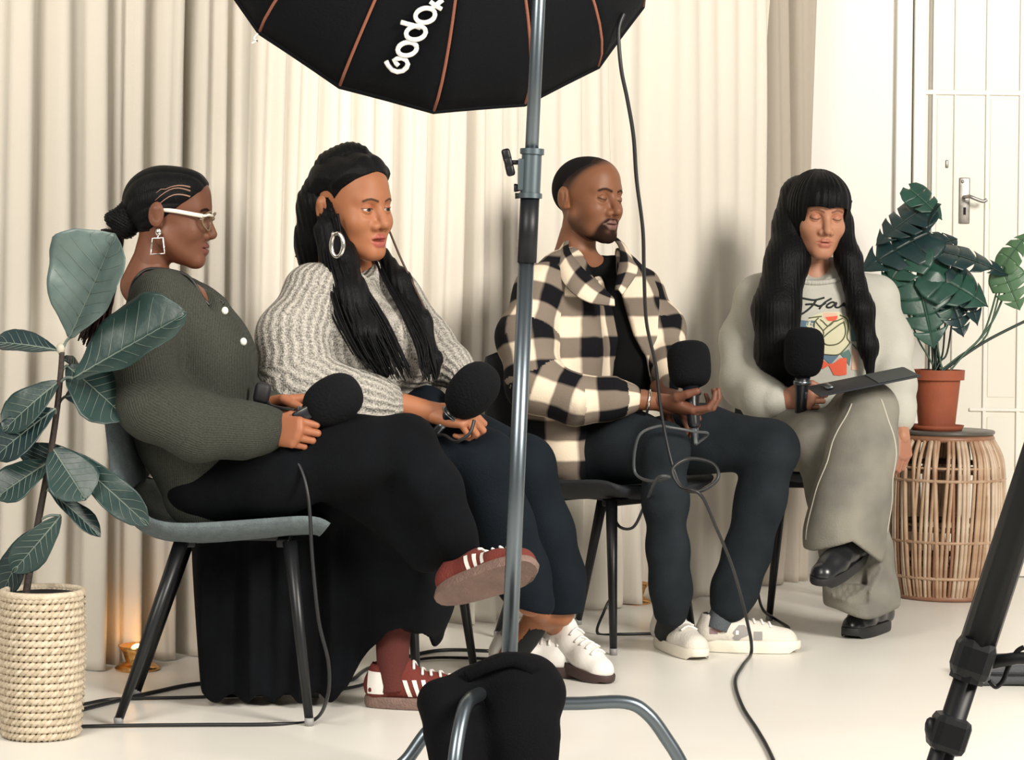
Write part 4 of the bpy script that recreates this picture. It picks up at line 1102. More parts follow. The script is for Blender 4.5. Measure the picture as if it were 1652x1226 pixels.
for sx in (-1, 1):
    patch([[side(.100 + t, .052 + .015 * s_, sx) for t in (0, .008)] for s_ in (-1, 0)] , dk, up, T, 'chevron')
    patch([[side(.100 + .020 * (1 - abs(s_)) + t, .052 + .015 * s_, sx) for t in (0, .009)] for s_ in (-1, -.5, 0, .5, 1)], dk, up, T, 'chevron')
    patch([[side(.122 + .020 * (1 - abs(s_)) + t, .052 + .015 * s_, sx) for t in (0, .007)] for s_ in (-1, -.5, 0, .5, 1)], dk, up, T, 'chevron')
# ------------------------------------------------------------------ person in the pale printed sweatshirt
q = PX(6.75)
p4 = thing('person', 'person in pale sweatshirt with rose print, long straight black hair with fringe, looking down', 'person', (.93, 6.85, 0))
h4 = Head(W(1319, 348, 6.70), 9, 9, -2, 1.04, skin=(.40, .19, .115), lips=(.36, .12, .085), open=-.04, nose_w=.98, lip=1.25, jaw=.94, face=.97, cheek=1.08, brow=(.16, .06, .035), brow_t=.0028, shadow=(.33, .10, .06))
tr = Limb([q(1318, 680, 78, .0), q(1318, 600, 80, .0), q(1318, 530, 84, .0), q(1318, 478, 60, .02), q(1318, 450, 36, .03)], k=.05, kj=.06, flat=((0, 1, 0), .72), uv='planar')
yo = Limb([q(1228, 478, 36, .03), q(1318, 458, 34, .03), q(1408, 478, 36, .03)], k=.05, kj=.04, uv='planar')
ar = Limb([q(1220, 484, 36, .03), q(1203, 545, 36, .02), q(1206, 615, 38, -.04), q(1230, 644, 34, -.15), q(1254, 646, 25, -.21)], k=.03, kj=.04, ring=(.006, 44, .7))
al = Limb([q(1412, 484, 36, .03), q(1432, 550, 34, .03), q(1440, 620, 30, -.04), q(1446, 655, 25, -.11), q(1452, 674, 20, -.14)], k=.03, kj=.04, ring=(.005, 44, 2.2))
pale = cloth_uv('pale_sweatshirt', 'plain', (.47, .465, .415), (.41, .405, .36))
def cut4(P, d):
    return smax(d, -sd_cone(P, W(1318, 400, 6.75), W(1319, 426, 6.68), .062, .050), .008)
sw4, sw4f = garment('sweatshirt', [tr, yo, ar, al], pale, p4, .0055, cut4, [(14, .009, 71, (1, 1, .6)), (32, .0025, 72, (1, 1, .7))])
# ribbed neckband
nb = [W(1318 + 50 * cos(t), 439 + 9 * sin(t), 6.72 - .085 * sin(t)) for t in np.linspace(-.5, pi + .5, 22)]
nb = drape_on(sw4f, nb, .001)
mk('neckband', tube(nb, .0085, 8), mat('pale_rib', (.44, .435, .385), .9, bump=(300, .5, (1, .1, .1))), p4)
gj = cloth_uv('washed_grey_denim', 'plain', (.23, .22, .185), (.15, .145, .13), rough=.9)
tR = Limb([q(1282, 702, 50, .0), q(1288, 705, 48, -.20), q(1320, 715, 48, -.36)], k=.05, kj=.05)
sR = Limb([q(1325, 718, 48, -.36), q(1358, 800, 52, -.38), q(1384, 890, 54, -.40), q(1391, 960, 56, -.42), q(1391, 1000, 57, -.43)], k=.03, kj=.05)
tL = Limb([q(1365, 700, 48, .0), q(1385, 672, 45, -.24), q(1400, 660, 42, -.46)], k=.05, kj=.05)
sL = Limb([q(1402, 662, 44, -.46), q(1390, 730, 52, -.50), q(1374, 810, 58, -.52), q(1364, 865, 60, -.52), q(1362, 905, 60, -.52)], k=.03, kj=.05, ring=(.003, 36, .3))
def cut4j(P, d):
    a = W(1310, 885, 6.2); b = W(1425, 905, 6.2)
    x = P[:, 0]; zc = np.interp(x, [a[0], (a[0] + b[0]) / 2, b[0]], [a[2] - .005, a[2] + .03, b[2] - .01])
    low = (P[:, 1] < 6.34 + .12 * (zc - P[:, 2]) * 0) & (P[:, 2] > .10)
    zz = np.where(sL.d(P) < sR.d(P) + .0, zc - P[:, 2], W(1391, 985, 6.32)[2] - .012 * np.cos((x - 1.0) * 30) - P[:, 2])
    return smax(d, zz, .008)
jn4, jn4f = garment('wide_jeans', [tR, sR, tL, sL], gj, p4, .006, cut4j, [(12, .006, 81, (1, 1, .4)), (30, .002, 82, (1, 1, .5))])
seam = mat('pale_seam_thread', (.42, .40, .34), .9)
for pts in ([(1425, 640, 6.2), (1440, 700, 6.2), (1443, 790, 6.2), (1436, 860, 6.2)], [(1360, 640, 6.2), (1330, 720, 6.2), (1318, 800, 6.2), (1308, 870, 6.2)]):
    P = drape_on(jn4f, catmull(np.array([W(x, y, d) for x, y, d in pts]), 8), .000)
    mk('seam', tube(P, .0028, 5), seam, p4)
neck4 = h4.neck_limb(.043, .056, -.19)
bp4 = [shrink(tr, .82), shrink(ar, .6), shrink(al, .62), shrink(tR, .7), Limb([q(1325, 718, 34, -.36), q(1384, 890, 26, -.36), q(1390, 945, 22, -.38)], k=.03), shrink(tL, .7), Limb([q(1402, 662, 32, -.46), q(1374, 810, 26, -.48), q(1372, 870, 22, -.48)], k=.03), neck4, shrink(yo, .75),
       Limb([(W(1246, 646, 6.56), .022), (W(1264, 645, 6.52), .020)], k=.02), Limb([(W(1452, 685, 6.6), .024), (W(1455, 705, 6.58), .024)], k=.02)]
hM = frame(W(1268, 646, 6.51), (.72, -.60, .20), (.05, -.72, -.25))
hM = frame(W(1266, 645, 6.52), (.80, -.58, .10), (-.45, -.75, .05))
hd4 = hand_mesh(hM, 1.0, curl=[(58, 85, 45), (62, 86, 45), (66, 88, 45), (70, 88, 45)], thumb=((.55, .75, -.35), (.1, .8, -.55), (-.4, .7, -.5)), sx=-1)
hM2 = frame(W(1454, 694, 6.59), (.05, -.30, -.95), (.55, -.75, .2))
hd4b = hand_mesh(hM2, .9, curl=[(25, 40, 20), (30, 42, 22), (34, 45, 24), (38, 48, 25)], thumb=((.5, .75, -.3), (.1, .9, -.3)), sx=1, h=.003)
body(p4, bp4, h4, [hd4, hd4b], (.40, .19, .115), h=.009, palm=(.34, .155, .10), neck_cut=-.14)
eyeballs(h4, p4)
# hair: smooth cap, straight fringe, two long curtains over the shoulders
def reg4(P):
    x, y, z = np.abs(P[:, 0]), P[:, 1], P[:, 2]
    face = np.maximum(np.maximum(x - .057, z - .034 - .004 * np.sin(x * 60)), -(y - .0))
    return np.maximum(-face, -.09 - z)
def base4(P):
    a = np.arctan2(P[:, 0], P[:, 1] + .02)
    top = sstep(.02, .10, P[:, 2])
    d = sd_ell(P, (0, -.012, .030), (.079, .101, .092)); d = smin(d, sd_ell(P, (0, .040, .050), (.060, .062, .056)), .03)
    d = smin(d, sd_ell(P, (0, -.02, -.05), (.074, .075, .09)), .04)
    return d - .0014 * np.sin(a * 38 + 2 * np.sin(a * 7))
V, Q = h4.shell(reg4, .012, .0026, base4, lo=(-.14, -.17, -.14), hi=(.14, .16, .18), k=.003)
mk('hair', (V, Q), HAIR, p4)
cur = [Limb([q(1293, 318, 36, .0), q(1281, 362, 32, -.02), q(1270, 420, 34, -.07), q(1252, 500, 37, -.12), q(1256, 570, 36, -.14), q(1276, 612, 14, -.15)], k=.02, kj=.03),
       Limb([q(1337, 318, 32, .0), q(1353, 362, 21, -.02), q(1369, 420, 20, -.08), q(1389, 500, 20, -.13), q(1401, 560, 14, -.14), q(1404, 612, 5, -.14)], k=.02, kj=.03)]
V, Q = polygonize(lambda P: blend(cur, P) + .0009 * np.sin(P[:, 0] * 620 + 1.5 * wav(P, 6, 4, (1, 1, .2))), *bounds(cur), .0036)
mk('hair_lengths', (V, Q), HAIR, p4)
mk('hair_clip', box(W(1371, 325, 6.68), (.014, .012, .008), .002), mat('black_satin', (1, 1, 1)), p4)
# print on the chest: script lettering and a rose
ink = mat('black_ink', (.014, .018, .018), .8)
def on4(pts, off): return drape_on(sw4f, [W(x, y, 6.60) for x, y in pts], off)
def z4(pts): return [(1270 + x / 1154 * 160, 450 + y / 1226 * 170) for x, y in pts]     # enlarged-view units
def ink_line(lines, r, m, name, off=.0012):
    parts = [tube(on4(catmull(np.array(z4(l)), 5), off), r, 5) for l in lines]
    return mk(name, join(*parts), m, sw4)
def ink_fill(poly, m, name, off=.0018):
    Z = np.array(z4(poly)); bm = bmesh.new()
    f = bm.faces.new([bm.verts.new((x, y, 0)) for x, y in Z]); bmesh.ops.triangulate(bm, faces=[f])
    for _ in range(2): bmesh.ops.subdivide_edges(bm, edges=bm.edges[:], cuts=1, use_grid_fill=True)
    bm.verts.index_update()
    V = on4([(v.co.x, v.co.y) for v in bm.verts], off); Fc = [[v.index for v in g.verts] for g in bm.faces]; bm.free()
    return mk(name, (V, Fc), m, sw4)
C = lambda n, c: mat(n, c, .85)
petal = C('print_cream', (.56, .54, .38)); green = C('print_green', (.09, .16, .15)); redp = C('print_red', (.62, .10, .05)); blue = C('print_blue_grey', (.10, .16, .22)); pink = C('print_pale_pink', (.62, .40, .30)); line = C('print_line', (.10, .11, .06))
ink_fill([(150, 440), (330, 480), (330, 600), (60, 560), (40, 470)], blue, 'print_leaf')
ink_fill([(760, 430), (880, 470), (900, 720), (800, 720), (800, 560)], green, 'print_leaf')
ink_fill([(260, 410), (440, 340), (640, 330), (760, 400), (800, 560), (760, 760), (640, 880), (480, 900), (380, 820), (330, 620), (220, 540)], petal, 'print_rose')
ink_fill([(440, 350), (600, 350), (620, 420), (560, 470), (480, 470), (440, 410)], pink, 'print_rose_heart', .0024)
ink_fill([(460, 410), (610, 390), (600, 430), (560, 462), (490, 462)], redp, 'print_rose_heart', .0029)
ink_fill([(380, 880), (620, 900), (520, 1010)], blue, 'print_leaf', .0022)
ink_fill([(640, 880), (760, 820), (800, 900), (780, 1030), (700, 940)], green, 'print_leaf')
ink_fill([(370, 1020), (400, 930), (500, 1000), (560, 990), (640, 930), (730, 930), (740, 1130), (640, 1140), (560, 1130), (500, 1020), (430, 1060)], redp, 'print_ribbon', .0024)
ink_fill([(820, 800), (900, 850), (940, 1090), (820, 1080)], pink, 'print_petal')
ink_line([[(430, 660), (430, 600), (340, 480), (380, 420)], [(430, 600), (560, 480), (680, 420)], [(410, 700), (500, 620), (640, 520), (700, 500)], [(420, 720), (480, 770), (600, 760), (690, 690), (720, 600), (690, 480)],
          [(400, 440), (440, 500), (500, 540), (590, 450)], [(260, 420), (420, 400)], [(640, 380), (740, 430), (760, 560), (740, 680), (790, 740)], [(400, 880), (600, 890), (700, 820), (780, 740)], [(330, 480), (320, 560)], [(820, 760), (900, 830)]], .0019, line, 'print_outline', .0026)
ink_line([[(120, 135), (220, 160), (340, 175), (470, 140)], [(370, 165), (300, 260), (200, 340), (80, 400)], [(210, 235), (320, 235), (400, 260), (480, 215)], [(555, 150), (470, 210), (395, 300)],
          [(600, 215), (560, 200), (500, 240), (490, 275), (540, 270), (610, 205), (590, 265), (640, 265), (720, 195)], [(720, 195), (700, 235), (745, 225), (740, 262), (790, 250)], [(60, 320), (120, 300)]], .0030, ink, 'print_lettering', .0016)
# black boots with square toes
bk = mat('black_boot_leather', (.010, .011, .013), .28, spec=.6)
MR = on_floor(1430, 1014, -124, .27)
shoe(p4, MR, bk, mat('black_rubber', (.008, .008, .009), .6), .26, name='boot', sole_h=.03, tongue=False)
heel, toe = W(1392, 900, 6.28), W(1326, 944, 6.10)
ML = frame(heel, toe - heel, (.30, .22, .9))
shoe(p4, ML, bk, mat('black_rubber', (1, 1, 1)), .27, name='boot', sole_h=.03, tongue=False)
sock_tube([(W(1366, 860, 6.25), .042), (W(1378, 890, 6.27), .040), (W(1380, 905, 6.28) + np.array([0, 0, .03]), .038)], p4, 'boot_shaft', bk)
sock_tube([(W(1394, 950, 6.34), .042), (W(1408, 990, 6.44), .042)], p4, 'boot_shaft', bk)
# ------------------------------------------------------------------ microphones, clipboard, cables
foam = mat('black_foam', (.004, .0045, .006), .95, spec=.15, bump=(160, .4)); mcb = mat('black_mic_body', (.008, .009, .012), .3, spec=.6); mcs = mat('dark_steel_ring', (.16, .18, .2), .3, metal=.9)
def mic(label, head_c, tail, r=.055, L=.135, sq=2.4, group='foam microphones held by the seated people', dn=.6):
    """head_c = centre of the windscreen, tail = end of the handle"""
    head_c = np.array(head_c); tail = np.array(tail)
    t = thing('microphone', label, 'microphone', head_c, group)
    d = head_c - tail; d /= np.linalg.norm(d); M = align(head_c - d * L / 2, head_c + d)
    prof = []
    for i in range(17):
        a = -pi / 2 + pi * i / 16; c, s_ = abs(cos(a)) ** (2 / sq), abs(sin(a)) ** (2 / sq) * (1 if a > 0 else -1)
        prof.append((max(r * c * (1 + .03 * s_), .002), L / 2 + L / 2 * s_))
    prof[0] = (.022, .004)
    mk('windscreen', xf(lathe(prof, 32), M), foam, t)
    Lh = np.linalg.norm(head_c - tail) - L / 2
    Mt = align(tail, head_c)
    b = mk('handle', xf(lathe([(.006, 0), (.014, .002), (.0165, .01), (.018, Lh * .6), (.021, Lh * .78), (.023, Lh + .004)], 24), Mt), mcb, t)
    mk('collar_ring', xf(lathe([(.0235, Lh * .80), (.0262, Lh * .82), (.0262, Lh * .90), (.0235, Lh * .92)], 24), Mt), mcs, t)
    mk('switch', xf(box((0, -.019, Lh * .55), (.008, .005, .02), .001), Mt), mcs, b)
    mk('plug', xf(lathe([(.005, -.045), (.0095, -.042), (.0105, -.012), (.0125, -.002)], 16), Mt), mcs, t)
    return t, np.array(tail) - d * .045
m1, t1 = mic('black foam microphone held by the person in green with white glasses', W(537, 646, 4.915), W(464, 686, 4.925), r=.054, L=.135)
m2, t2 = mic('black foam microphone held by the person with long braids, tilted right', W(762, 630, 5.26), W(716, 682, 5.29), r=.056, L=.15, sq=2.2)
m3, t3 = mic('squarish black foam microphone held by the person in checked shirt', W(1112, 588, 5.97), W(1120, 690, 5.93), r=.058, L=.125, sq=3.4)
m4, t4 = mic('upright black foam microphone held by the person in rose sweatshirt', W(1297, 568, 6.46), W(1291, 672, 6.47), r=.058, L=.145, sq=3.2)
# flat receiver clipped under the first microphone, and the small pouch that stands for its lower end
rc = mk('microphone_base', box(W(492, 668, 4.90), (.05, .035, .030), .005, Matrix.Rotation(-.5, 3, 'Y')), mcb, m1)
pz = W(423, 634, 5.02)
ph = thing('tailpiece', 'small black pouch of the microphone behind the forearm of the green sweater', 'tailpiece', pz)
mk('tailpiece_body', box(pz, (.036, .03, .048), .010, Matrix.Rotation(.2, 3, 'Y')), mat('black_nylon', (.006, .006, .008), .6), ph)
mk('strap', tube(catmull(np.array([pz + (.012, 0, -.02), W(438, 655, 4.98), W(455, 659, 4.93), W(475, 662, 4.91)]), 6), .0045, 6), mat('black_nylon', (1, 1, 1)), ph)
rub = mat('black_rubber_cable', (.007, .008, .010), .45)
def cable(label, pts, r=.004, group='black cables', n=10, m=None, sides=6):
    P = catmull(np.array(pts, float), n)
    return props(mk('cable', tube(P, r, sides), m or rub), label, 'cable', group)
def fl(px, py, z=.005): return G(px, py, z)
cable('black cable from the microphone of the person in green down past the chair leg', [t1, W(478, 742, 4.89), W(497, 800, 4.86), W(504, 900, 4.86), W(514, 1000, 4.86), W(530, 1070, 4.88), W(528, 1125, 4.9), fl(505, 1162), fl(440, 1168), fl(330, 1169), fl(220, 1170), fl(120, 1172), fl(-60, 1176)], .0042)
cable('upper black cable on the floor at left between plant basket and skirt', [fl(60, 1162), fl(134, 1144), fl(190, 1130), fl(250, 1116), fl(330, 1102), fl(470, 1100), fl(560, 1098), fl(600, 1076), fl(700, 1050), fl(790, 1050)], .0050)
cable('lower black cable on the floor at left between plant basket and skirt', [fl(60, 1148), fl(134, 1136), fl(180, 1128), fl(250, 1126), fl(330, 1124), fl(470, 1118), fl(580, 1106), fl(650, 1072), fl(700, 1061), fl(800, 1063)], .0042)
cable('black cable from the microphone of the person with braids, looped on the lap', [t2, W(716, 702, 5.26), W(735, 712, 5.22), W(757, 700, 5.21), W(765, 678, 5.22)], .0042)
cable('long black cable hanging from the softbox past the checked shirt to the floor', [W(1006, 22, 4.75), W(998, 50, 4.74), W(1002, 110, 4.74), W(1012, 160, 4.76), W(1022, 220, 4.8), W(1027, 290, 4.9), W(1037, 370, 5.05), W(1039, 440, 5.2), W(1043, 520, 5.4), W(1058, 590, 5.55), W(1066, 660, 5.6), W(1082, 740, 5.6), W(1100, 785, 5.58), W(1130, 792, 5.56), W(1158, 772, 5.56), W(1150, 748, 5.58), W(1112, 740, 5.6), W(1085, 757, 5.58), W(1098, 785, 5.56), W(1130, 798, 5.54), W(1155, 850, 5.62), W(1180, 910, 5.74), W(1195, 960, 5.86), W(1207, 1010, 5.935), W(1212, 1036, 5.955), fl(1211, 1056), fl(1198, 1074), fl(1186, 1100), fl(1198, 1140), fl(1222, 1178), fl(1242, 1214), fl(1275, 1290)], .0048)
cable('black cable looping from the microphone of the checked shirt over the knees', [t3, W(1142, 700, 5.90), W(1120, 696, 5.86), W(1085, 690, 5.84), W(1060, 688, 5.84), W(1030, 705, 5.84), W(1024, 760, 5.86), W(1050, 776, 5.80), W(1080, 770, 5.72), W(1060, 772, 5.72), W(1040, 815, 5.95), W(1022, 850, 6.02), W(1000, 850, 6.05), W(988, 828, 6.08)], .0042, m=mat('black_cable_sheen', (.05, .055, .06), .4))  # light reflected off the black cable is put into its greyer colour
cable('black cable on the floor beside the chair of the checked shirt', [fl(1100, 1021), fl(1050, 1022), fl(1000, 1023), fl(964, 1021), W(975, 985, 6.3), W(985, 965, 6.32)], .0045)
cable('short black cable from the microphone of the rose sweatshirt over the thigh', [t4, W(1288, 690, 6.40), W(1283, 706, 6.37), W(1280, 720, 6.42)], .0042)
cable('black cable bent in a loop on the floor by the chair under the rose sweatshirt', [W(1222, 930, 6.5), W(1224, 962, 6.5), W(1232, 985, 6.52), fl(1250, 998), fl(1272, 1012), fl(1266, 1018), fl(1240, 1017), fl(1200, 1015)], .0045)
# clipboard on the knee
c0, c1, c2, c3 = W(1318, 642, 6.34), W(1470, 606, 6.20), W(1440, 622, 6.55), W(1300, 640, 6.62)
cb = thing('clipboard', 'dark thin clipboard lying on the raised knee of the rose sweatshirt person', 'clipboard', (c0 + c2) / 2)
ct = W(1392, 616, 6.24); xx = np.array([.97, -.02, .20]); yy = np.array([-.05, .95, .08])
Mc = frame(ct, yy, np.cross(xx, yy))
mk('board', xf(box((0, 0, 0), (.285, .20, .005), .002), Mc), mat('navy_board', (.005, .007, .014), .6), cb)
mk('paper', xf(box((.08, .0, .0040), (.11, .18, .002)), Mc), mat('grey_green_sheet', (.035, .045, .045), .7), cb, False)
mk('clip', xf(box((-.1, .0, .008), (.02, .08, .008), .003), Mc), mcs, cb)
# ------------------------------------------------------------------ plants: every leaf an object of its own
def leaf_mesh(base, tip, normal, width, droop=.12, fold=.15, shape='fig', n=26, half=10, wave=.03, seed=0, cuts=0, curl=0.0):
    """a leaf from its stalk end to its tip; normal = the side that faces up"""
    base = np.array(base, float); tip = np.array(tip, float); L = np.linalg.norm(tip - base); d = (tip - base) / L
    nr = np.array(normal, float); nr -= d * (nr @ d); nr /= np.linalg.norm(nr); sd = np.cross(d, nr)
    m = half; r = np.random.default_rng(seed); V = []; ph = r.uniform(0, 6)
    for i in range(n + 1):
        t = i / n
        if shape == 'fig':
            w = np.interp(t, [0, .05, .2, .4, .6, .75, .88, .96, 1], [.04, .22, .56, .80, 1.0, .97, .70, .32, .02])
        else:
            w = np.interp(t, [0, .04, .15, .35, .55, .75, .9, 1], [.25, .75, 1.0, .98, .82, .55, .24, .02])
        for j in range(-m, m + 1):
            v = j / m; x = v * w * width / 2
            up = fold * abs(x) - droop * L * (t - .1) ** 2 - curl * (x * x) / width
            up += wave * L * .35 * sin(t * 13 + ph + (2 if v > 0 else 0)) * abs(v) ** 2 * (w > .1)
            up -= .010 * L * abs(sin((t * 1.0 - abs(v) * .18) * 34)) * (1 - abs(v) * .5) * .6
            back = -(.22 * width * max(0, abs(v) - .1) ** 1.5 if (shape == 'heart' and t < .25) else 0) * (1 - t / .25)
            V.append(base + d * (L * t + back) + sd * x + nr * up)
    k = 2 * m + 1; Fc = []
    if cuts:                                 # deep splits between lobes: each lobe narrows away from the midrib
        V2 = []; Fc = []; g = lambda t, j: V[min(n, int(t * n)) * k + j] * (1 - (t * n - int(t * n))) + V[min(n, int(t * n) + 1) * k + j] * (t * n - int(t * n))
        for sgn in (-1, 1):
            for c in range(cuts + 1):
                t0, t1 = c / (cuts + 1), (c + 1) / (cuts + 1); tc = (t0 + t1) / 2; b0 = len(V2)
                for a in range(7):
                    for b in range(m + 1):
                        v = b / m; gp = .30 * sstep(.34, 1.0, np.array([v]))[0] ** .55 if v > .34 else 0
                        if c == 0 and a < 3 or c == cuts and a > 3: gp = 0
                        t = tc + (t0 + (t1 - t0) * a / 6 - tc) * (1 - gp); t = min(max(t - .10 * v * v * (c > 0) + .06 * v * (c == 0) * 0, 0), .9999)
                        V2.append(g(t, m + sgn * b))
                for a in range(6):
                    for b in range(m): Fc.append([b0 + a * (m + 1) + b, b0 + a * (m + 1) + b + 1, b0 + (a + 1) * (m + 1) + b + 1, b0 + (a + 1) * (m + 1) + b])
        mid = np.array([V[i * k + m] + nr * .0008 for i in range(n + 1)])
        return (np.array(V2), Fc), mid, (V, k, m, n, nr)
    for i in range(n):
        for j in range(2 * m):
            if 0:
                v = abs((j + .5) - m) / m; t = (i + .5) / n
                ph_ = (t * cuts + .25 * v + (.5 if j >= m else 0)) % 1.0
                if .10 < t < .92 and v > .42 and ph_ < .30: continue
                if .25 < t < .75 and .2 < v < .36 and (ph_ > .40 and ph_ < .62): continue
            Fc.append([i * k + j, i * k + j + 1, (i + 1) * k + j + 1, (i + 1) * k + j])
    mid = np.array([V[i * k + m] + nr * .0008 for i in range(n + 1)])
    return (np.array(V), Fc), mid, (V, k, m, n, nr)
def leaf_mat(name, c1, c2, under):
    m = mat(name, c1, .38, spec=.45, var=(14, c2, .8), bump=(30, .15)); return m
def add_leaf(parent, base, tip, normal, width, m, vm, stalk=None, name='leaf', veins=7, **k):
    VF, mid, (V, kk, mm, n, nr) = leaf_mesh(base, tip, normal, width, **k)
    o = mk(name, VF, m, parent)
    md = o.modifiers.new('leaf thickness', 'SOLIDIFY'); md.thickness = .0012
    mk('midrib', tube(mid[:-1], np.linspace(.0026, .0008, n), 5), vm, o)
    if veins:
        parts = []
        for i in range(2, n - 2, max(1, n // veins)):
            for s in (-1, 1):
                P = []
                for q in np.linspace(0, mm - 1.5, 6):
                    fi = min(n - .01, i + q * 3.2 / mm * n / 16); i0 = int(fi); q0 = int(q); fa, fb = fi - i0, q - q0
                    g4 = [V[(i0 + di) * kk + mm + s * (q0 + dq)] * (fa if di else 1 - fa) * (fb if dq else 1 - fb) for di in (0, 1) for dq in (0, 1)]
                    P.append(sum(g4) + nr * .0008)
                parts.append(tube(np.array(P), np.linspace(.0010, .0004, len(P)), 4))
        if parts: mk('veins', join(*parts), vm, o)
    if stalk is not None: mk('leaf_stalk', tube(catmull(np.array(stalk + [np.array(base)]), 6), .0032, 6), vm, o)
    return o
# fiddle-leaf fig in a woven basket, near left
P0 = G(66, 1186); D0 = P0[1]
fig = thing('potted_fig', 'tall fiddle-leaf fig with large leathery leaves in a woven basket, bottom left', 'plant', (P0[0], P0[1], 0))
wv = mat('woven_seagrass', (.60, .52, .40), .8, bump=(140, .35), var=(55, (.44, .36, .26), .8)); wv2 = mat('woven_seagrass_dark', (.52, .45, .33), .85, bump=(140, .35), var=(45, (.36, .29, .20), .8))
rb, rt, hb = .078, .083, .305
for k in range(20):
    z = .010 + k * (hb - .014) / 19; r = rb + (rt - rb) * min(1, z / .2) + .004 * sin(z / hb * pi)
    a = np.arange(84) * 2 * pi / 84
    for ph in (0, pi):
        P = np.stack([P0[0] + (r + .0042 * np.cos(a * 21 + ph)) * np.cos(a), P0[1] + (r + .0042 * np.cos(a * 21 + ph)) * np.sin(a), z + .0042 * np.sin(a * 21 + ph)], 1)
        mk('woven_row', tube(P, .0058, 6, closed=True), wv if (k + (ph > 0)) % 3 else wv2, fig)
mk('basket_rim', tube(np.stack([P0[0] + (rt + .002) * np.cos(a), P0[1] + (rt + .002) * np.sin(a), np.full(84, hb + .004)], 1), .008, 8, closed=True), wv, fig)
mk('basket_lining', xf(lathe([(.072, .004), (.076, .15), (.078, hb), (.072, hb), (.070, hb - .03)], 32), Matrix.Translation((P0[0], P0[1], 0))), mat('black_liner', (.012, .012, .012), .9), fig)
mk('soil', xf(lathe([(.072, hb - .04), (.05, hb - .03), (.001, hb - .025)], 24), Matrix.Translation((P0[0], P0[1], 0))), mat('dark_soil', (.02, .014, .01), 1, bump=(90, .8)), fig)
brk = mat('brown_bark', (.030, .022, .018), .8, bump=(120, .5)); fv = mat('fig_vein', (.13, .17, .145), .5)
Q_ = lambda x, y, d=0.0: W(x, y, D0 + d)
trunk = [Q_(38, 985), Q_(48, 920), Q_(62, 840), Q_(80, 740), Q_(92, 660), Q_(98, 600), Q_(100, 568)]
mk('trunk', tube(catmull(np.array(trunk), 6), np.linspace(.0085, .006, 37), 8), brk, fig)
mk('leaf_bud', ellipsoid(Q_(98, 562), (.010, .008, .012), 8, 6), mat('pale_bud', (.45, .42, .34), .6), fig)
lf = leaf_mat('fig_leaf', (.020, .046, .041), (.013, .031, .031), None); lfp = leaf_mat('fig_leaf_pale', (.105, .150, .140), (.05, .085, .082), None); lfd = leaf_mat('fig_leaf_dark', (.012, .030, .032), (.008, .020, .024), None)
C_ = np.array([0, -1, .0])
# (stalk end, tip, normal, width in px, material, extra)
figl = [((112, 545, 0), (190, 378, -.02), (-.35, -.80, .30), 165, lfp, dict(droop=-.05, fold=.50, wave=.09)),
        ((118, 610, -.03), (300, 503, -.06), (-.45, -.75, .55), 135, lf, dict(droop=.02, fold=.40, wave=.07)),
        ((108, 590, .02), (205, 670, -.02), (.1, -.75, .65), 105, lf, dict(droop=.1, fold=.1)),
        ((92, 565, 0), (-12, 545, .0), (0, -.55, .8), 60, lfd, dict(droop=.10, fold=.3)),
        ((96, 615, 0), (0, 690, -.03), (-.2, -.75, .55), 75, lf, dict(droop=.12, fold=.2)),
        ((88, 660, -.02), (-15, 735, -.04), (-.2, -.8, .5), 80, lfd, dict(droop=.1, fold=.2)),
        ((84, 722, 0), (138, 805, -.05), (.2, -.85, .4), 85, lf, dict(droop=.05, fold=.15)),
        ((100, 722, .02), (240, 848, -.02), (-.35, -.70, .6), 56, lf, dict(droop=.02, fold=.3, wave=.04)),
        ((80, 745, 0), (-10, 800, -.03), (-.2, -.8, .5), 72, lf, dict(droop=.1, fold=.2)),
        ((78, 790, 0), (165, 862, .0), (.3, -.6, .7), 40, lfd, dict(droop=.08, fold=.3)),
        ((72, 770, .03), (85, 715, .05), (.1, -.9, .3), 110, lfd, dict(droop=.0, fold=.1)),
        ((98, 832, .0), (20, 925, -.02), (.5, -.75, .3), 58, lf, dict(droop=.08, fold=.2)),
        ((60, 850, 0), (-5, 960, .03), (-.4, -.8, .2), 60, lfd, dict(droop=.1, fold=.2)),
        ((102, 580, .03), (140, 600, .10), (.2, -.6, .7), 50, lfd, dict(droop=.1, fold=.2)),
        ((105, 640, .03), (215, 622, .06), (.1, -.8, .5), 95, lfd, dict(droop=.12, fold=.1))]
tp = catmull(np.array(trunk), 6)
for i, (b, t, nr, w, m_, ex) in enumerate(figl):
    B_ = Q_(*b); near = tp[np.argmin(np.linalg.norm(tp - B_ + np.array([0, 0, .02]), axis=1))]
    add_leaf(fig, B_, Q_(*t), nr, w * D0 / FPX, m_, fv, stalk=[near, (near + B_) / 2 + np.array([0, 0, .006])], seed=i, **ex)
